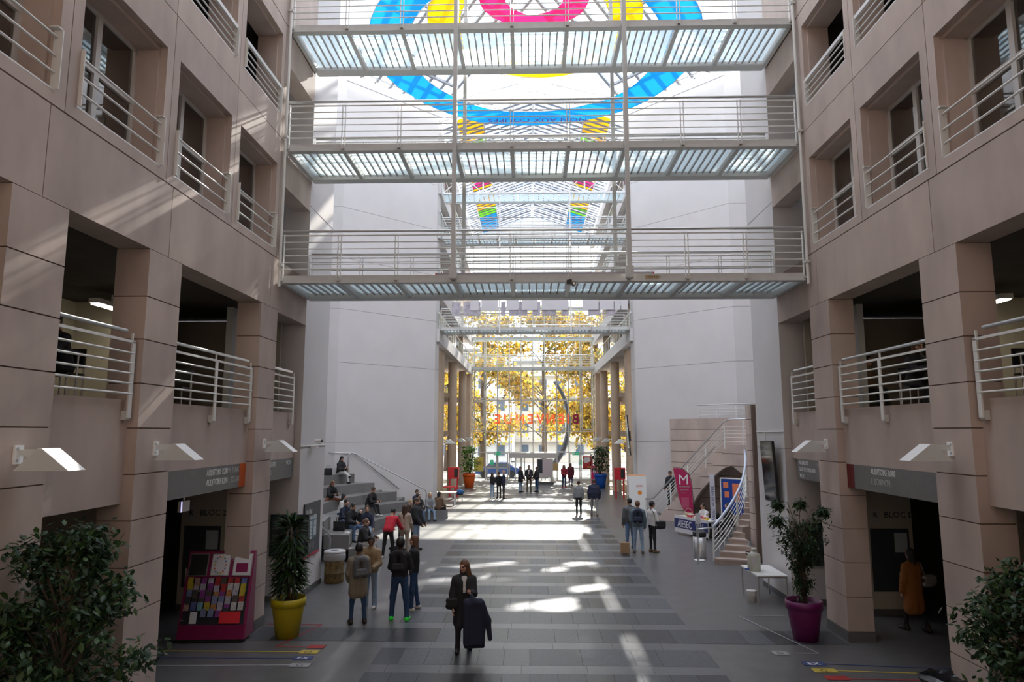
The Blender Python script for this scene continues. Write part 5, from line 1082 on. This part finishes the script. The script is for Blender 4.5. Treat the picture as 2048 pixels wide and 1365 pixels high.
person('woman in black jacket and cream trousers sitting topmost on the steps',(-9.62,33.85,0),55,H=1.68,seat=2.2,lean=12,hp=22,L=(88,4,78),Rr=(95,-6,30),aL=(25,6,75,25),aR=(25,6,75,25),top=BK,bot=WC,shoe=DSH,hair='long',hc='k',bulk=.02,hand='gg')
person('woman in black sitting cross-legged reading on the left of the steps',(-9.05,30.3,0),50,H=1.66,seat=1.32,lean=22,hp=25,L=(75,45,130),Rr=(75,45,130),aL=(25,10,70,25),aR=(25,10,70,25),top=BK,bot=RU,shoe=WSH,hair='bob',hc='c',hand='gg')
person('person all in black sitting in profile looking at a phone',(-7.72,32.0,0),62,H=1.76,seat=.88,lean=26,hp=30,L=(86,3,70),Rr=(90,3,66),aL=(22,4,70,15),aR=(22,4,70,15),top=BK,bot=BK,shoe=WSH,hair='short',hc='b',bulk=.015,hand='gg')
person('dark-haired person in a pale top, half hidden on the steps',(-8.15,28.8,0),80,H=1.64,seat=.88,lean=15,hp=15,top=WC,bot=JD,hair='bob',hc='k',**SIT)
person('woman in long black coat resting her chin on her hand',(-6.75,24.9,0),55,H=1.72,seat=.88,lean=20,hp=8,aL=(40,5,120,15),aR=(25,8,60,15),top=BK,bot=JN,shoe=DSH,hair='tail',hc='k',bulk=.03,hem=.25,hand='gr',**SIT)
person('person in navy top and jeans sitting behind the black coat',(-7.35,26.2,0),60,H=1.72,seat=.88,lean=18,hp=10,aL=(25,8,60,15),aR=(25,8,60,15),top=NV,bot=JN,shoe=WSH,hair='short',hc='k',**SIT)
person('man in navy jumper and light jeans sitting, facing the camera',(-6.75,27.6,0),12,H=1.80,seat=.44,lean=6,hy=5,L=(80,8,75),Rr=(92,-4,50),aL=(18,12,30,-5),aR=(22,10,55,20),top=NV,bot=JL,shoe=WSH,hair='short',hc='b',hand='rr')
person('woman in black puffer with ponytail sitting in profile',(-6.05,23.95,0),85,H=1.68,seat=.44,lean=14,hp=8,aL=(22,6,65,12),aR=(22,6,60,12),top=BK,bot=WC,shoe=DSH,hair='tail',hc='c',bulk=.045,**SIT)
person('person in black jacket and blue jeans at the end of the steps',(-5.75,33.75,0),30,H=1.70,seat=.44,lean=15,hy=25,hp=10,L=(86,10,85),Rr=(82,15,85),aL=(25,6,55,20),aR=(25,6,55,20),top=BK,bot=JN,shoe=DSH,hair='bob',hc='k',bulk=.04)
person('woman with grey scarf and pale jeans at the end of the steps',(-5.2,34.1,0),22,H=1.68,seat=.44,lean=8,L=(84,5,70),Rr=(84,5,76),aL=(25,6,55,22),aR=(25,6,55,22),top=GY,bot=JL,shoe=DSH,hair='long',hc='y',bulk=.02)
person('man in dark jacket sitting behind the end of the steps',(-6.1,35.3,0),60,H=1.76,seat=.44,lean=10,top=NV,bot=BK,hair='short',hc='b',bulk=.03,**SIT)
person('person in brown coat with dark hair, turned away at the step end',(-4.86,34.55,0),150,H=1.68,seat=.44,lean=10,aL=(60,40,70,20),aR=(20,8,50,10),top=BR,bot=BK,hair='long',hc='k',bulk=.03,**SIT)
# --- middle of the hall
FQ=dict(q='f')
person('woman in black top and light jeans in the far left trio',(-2.72,44.95,0),140,H=1.62,aL=(25,6,90,20),aR=(25,10,90,20),top=BK,bot=JL,shoe=WSH,hair='bob',hc='b',wide=.85,**FQ)
person('woman all in black with hair up in the far left trio',(-2.3,45.1,0),215,H=1.66,aL=(20,6,80,20),aR=(20,6,80,20),top=BK,bot=BK,hair='bun',hc='b',wide=.85,**FQ)
person('bald man in dark clothes with hands behind his back',(-1.98,44.8,0),95,H=1.78,aL=(-20,6,20,20),aR=(-20,6,20,20),top=NV,bot=BK,hair=None,hc='k',**FQ)
person('person in dark coat and jeans, left of the far middle trio',(-.96,49.7,0),60,H=1.76,aL=(10,6,30,5),aR=(10,6,30,5),top=BK,bot=JL,hair='short',hc='k',bulk=.03,hem=.15,**FQ)
person('man in black jacket and brown trousers facing the camera, far middle',(-.36,50.1,0),0,H=1.82,aL=(20,8,45,30),aR=(20,8,45,30),top=BK,bot=OL,inner=WC,hair='short',hc='b',bulk=.025,**FQ)
person('woman with long hair in black jacket, right of the far middle trio',(.2,49.7,0),-60,H=1.74,aL=(15,6,40,10),aR=(15,6,40,10),top=BK,bot=JD,hair='long',hc='b',bulk=.025,**FQ)
person('person in red jacket and jeans near the right entrance',(2.35,53.8,0),20,H=1.68,top=pm('wine_red_cloth',(.26,.012,.03)),bot=JD,shoe=RDC,hair='bob',hc='c',bulk=.03,aL=(20,6,60,10),aR=(20,10,60,10),**FQ)
person('woman with long red-brown hair in a burgundy coat near the entrance',(2.95,55.4,0),170,H=1.76,top=MR,bot=JD,hair='long',hc='c',bulk=.03,hem=.25,wide=.8,**FQ,**W1)
person('man in grey jumper walking away down the hall',(2.25,36.4,0),182,H=1.72,top=GY,bot=BK,shoe=BR,hair='short',hc='b',bulk=.012,aL=(4,10,8,0),aR=(-4,10,10,0),**W2)
person('man in navy puffer jacket and grey trousers walking away',(3.02,36.0,0),180,H=1.82,top=NV,bot=GYT,shoe=BR,hair='short',hc='b',bulk=.055,aL=(2,14,12,0),aR=(2,14,12,0),**W1)
# --- right
a=person('man in denim jacket with a navy backpack, seen from behind',(3.58,25.2,0),172,H=1.78,aL=(5,10,12,0),aR=(5,10,12,0),top=pm('denim_jacket',(.10,.14,.17)),bot=JL,shoe=BR,inner=None,hair='short',hc='c',bulk=.03,L=(3,4,2),Rr=(-4,4,3))
backpack('navy backpack worn by the man in the denim jacket',a,NV,sc_=1.1,back=.22)
a=person('person in grey jacket half hidden behind the denim jacket',(3.42,26.1,0),200,H=1.78,top=GB,bot=JN,shoe=BR,hair='short',hc='k',bulk=.03)
backpack('grey backpack on the person behind the denim jacket',a,GB,back=.22)
a=person('man in white T-shirt and black trousers with a shoulder bag',(4.12,25.35,0),115,H=1.76,hy=10,aL=(12,8,40,5),aR=(10,10,30,5),top=WC,bot=BK,shoe=BR,skin='m',hair='short',hc='k',short_sleeve=True,wide=.88)
shoulderbag('black messenger bag on the hip of the man in white',a['pelvis']+Vector((.26,-.16,-.14)),25,BK,.40,.28,[(-.12,.0,.26),(-.25,.06,.60),(-.32,.12,.72)])
person('man in dark clothes climbing the straight stairs',(6.75,35.05,.55),-50,H=1.74,hp=20,L=(45,3,50),Rr=(-5,3,8),aL=(15,6,40,5),aR=(10,6,30,5),top=BK,bot=BK,hair='short',hc='b',bulk=.03)
thing('bench','low bench behind the banner table, under the seated group','bench',at=(7.75,29.3,0)); bx('seat',BLACK,-.9,.55,-.25,.25,.40,.44)
for x in(-.8,.45): 
    for y in(-.2,.2): rod('leg',ALU,(x,y,0),(x,y,.4),.015)
person('person in white top sitting behind the banner table',(7.05,29.35,0),-60,H=1.72,seat=.44,lean=15,top=WC,bot=BK,hair='short',hc='k',skin='m',aL=(40,5,60,10),aR=(40,5,60,10),**SIT)
person('woman in black with fair bun sitting behind the banner table',(7.5,29.2,0),-70,H=1.70,seat=.44,lean=20,hp=10,top=BK,bot=BK,hair='bun',hc='y',aL=(40,5,80,10),aR=(40,5,60,10),**SIT)
person('dark-haired person in black sitting deepest behind the banner table',(8.05,29.4,0),-70,H=1.70,seat=.44,lean=10,top=BK,bot=BK,hair='bob',hc='k',**SIT)
a=person('woman in long ochre coat walking away in the right arcade',(8.1,15.75,0),200,H=1.70,top=OC,bot=BK,shoe=DSH,hair='long',hc='k',bulk=.035,hem=.45,aL=(5,10,10,0),aR=(5,8,20,0),wide=.85,**W1)
shoulderbag('silver handbag on the shoulder of the woman in ochre',a['pelvis']+Vector((.28,-.12,.02)),20,mat('silver_leather',(.36,.36,.36),.35,metal=.4),.34,.26,[(-.1,0,.24),(-.1,.06,.42),(-.1,.1,.5)])
# --- galleries
person('person in black top leaning on a hand on the right gallery',(7.35,13.72,4.72),10,H=1.74,seat=.46,lean=14,aL=(45,5,110,15),aR=(40,5,60,10),top=BK,bot=BK,hair='long',hc='c',q='f',**SIT)
person('person in brown top on the right gallery by the last pillar',(7.6,16.3,4.72),30,H=1.70,seat=.46,lean=12,top=BR,bot=BK,hair='short',hc='k',q='f',**SIT)
person('man in light blue shirt on the right gallery at the picture edge',(7.35,10.42,4.72),10,H=1.76,seat=.46,lean=18,aL=(40,5,60,10),aR=(40,5,60,10),top=LB,bot=BK,hair='short',hc='b',q='f',**SIT)
person('person in dark clothes bent over a table on the left gallery',(-7.35,10.12,4.72),-10,H=1.74,seat=.46,lean=20,hp=20,aL=(40,5,60,10),aR=(40,5,60,10),top=BK,bot=BK,hair='short',hc='k',q='f',**SIT)
thing('gallery_stool','small stool under the brown-topped person on the right gallery','stool',at=(7.6,16.35,4.72)); rod('seat',BLACK,(0,0,.42),(0,0,.45),.18,n=16); rod('stem',ALU,(0,0,.02),(0,0,.42),.03); rod('foot',ALU,(0,0,0),(0,0,.02),.17)
# bags on the steps
for at,rz,lab in (((-10.0,33.2,2.2),20,'black leather tote beside the topmost sitting woman'),((-6.9,24.15,.88),10,'black bag on the steps beside the long black coat'),((-6.55,23.6,.44),-20,'black backpack lying on the lowest step by the handrail'),((-5.0,24.35,0),40,'black bag on the floor at the feet of the red jumper')):
    shoulderbag(lab,at,rz,BK,.42,.34,[(-.1,0,.3),(-.08,0,.46),(.08,0,.46),(.1,0,.3)])
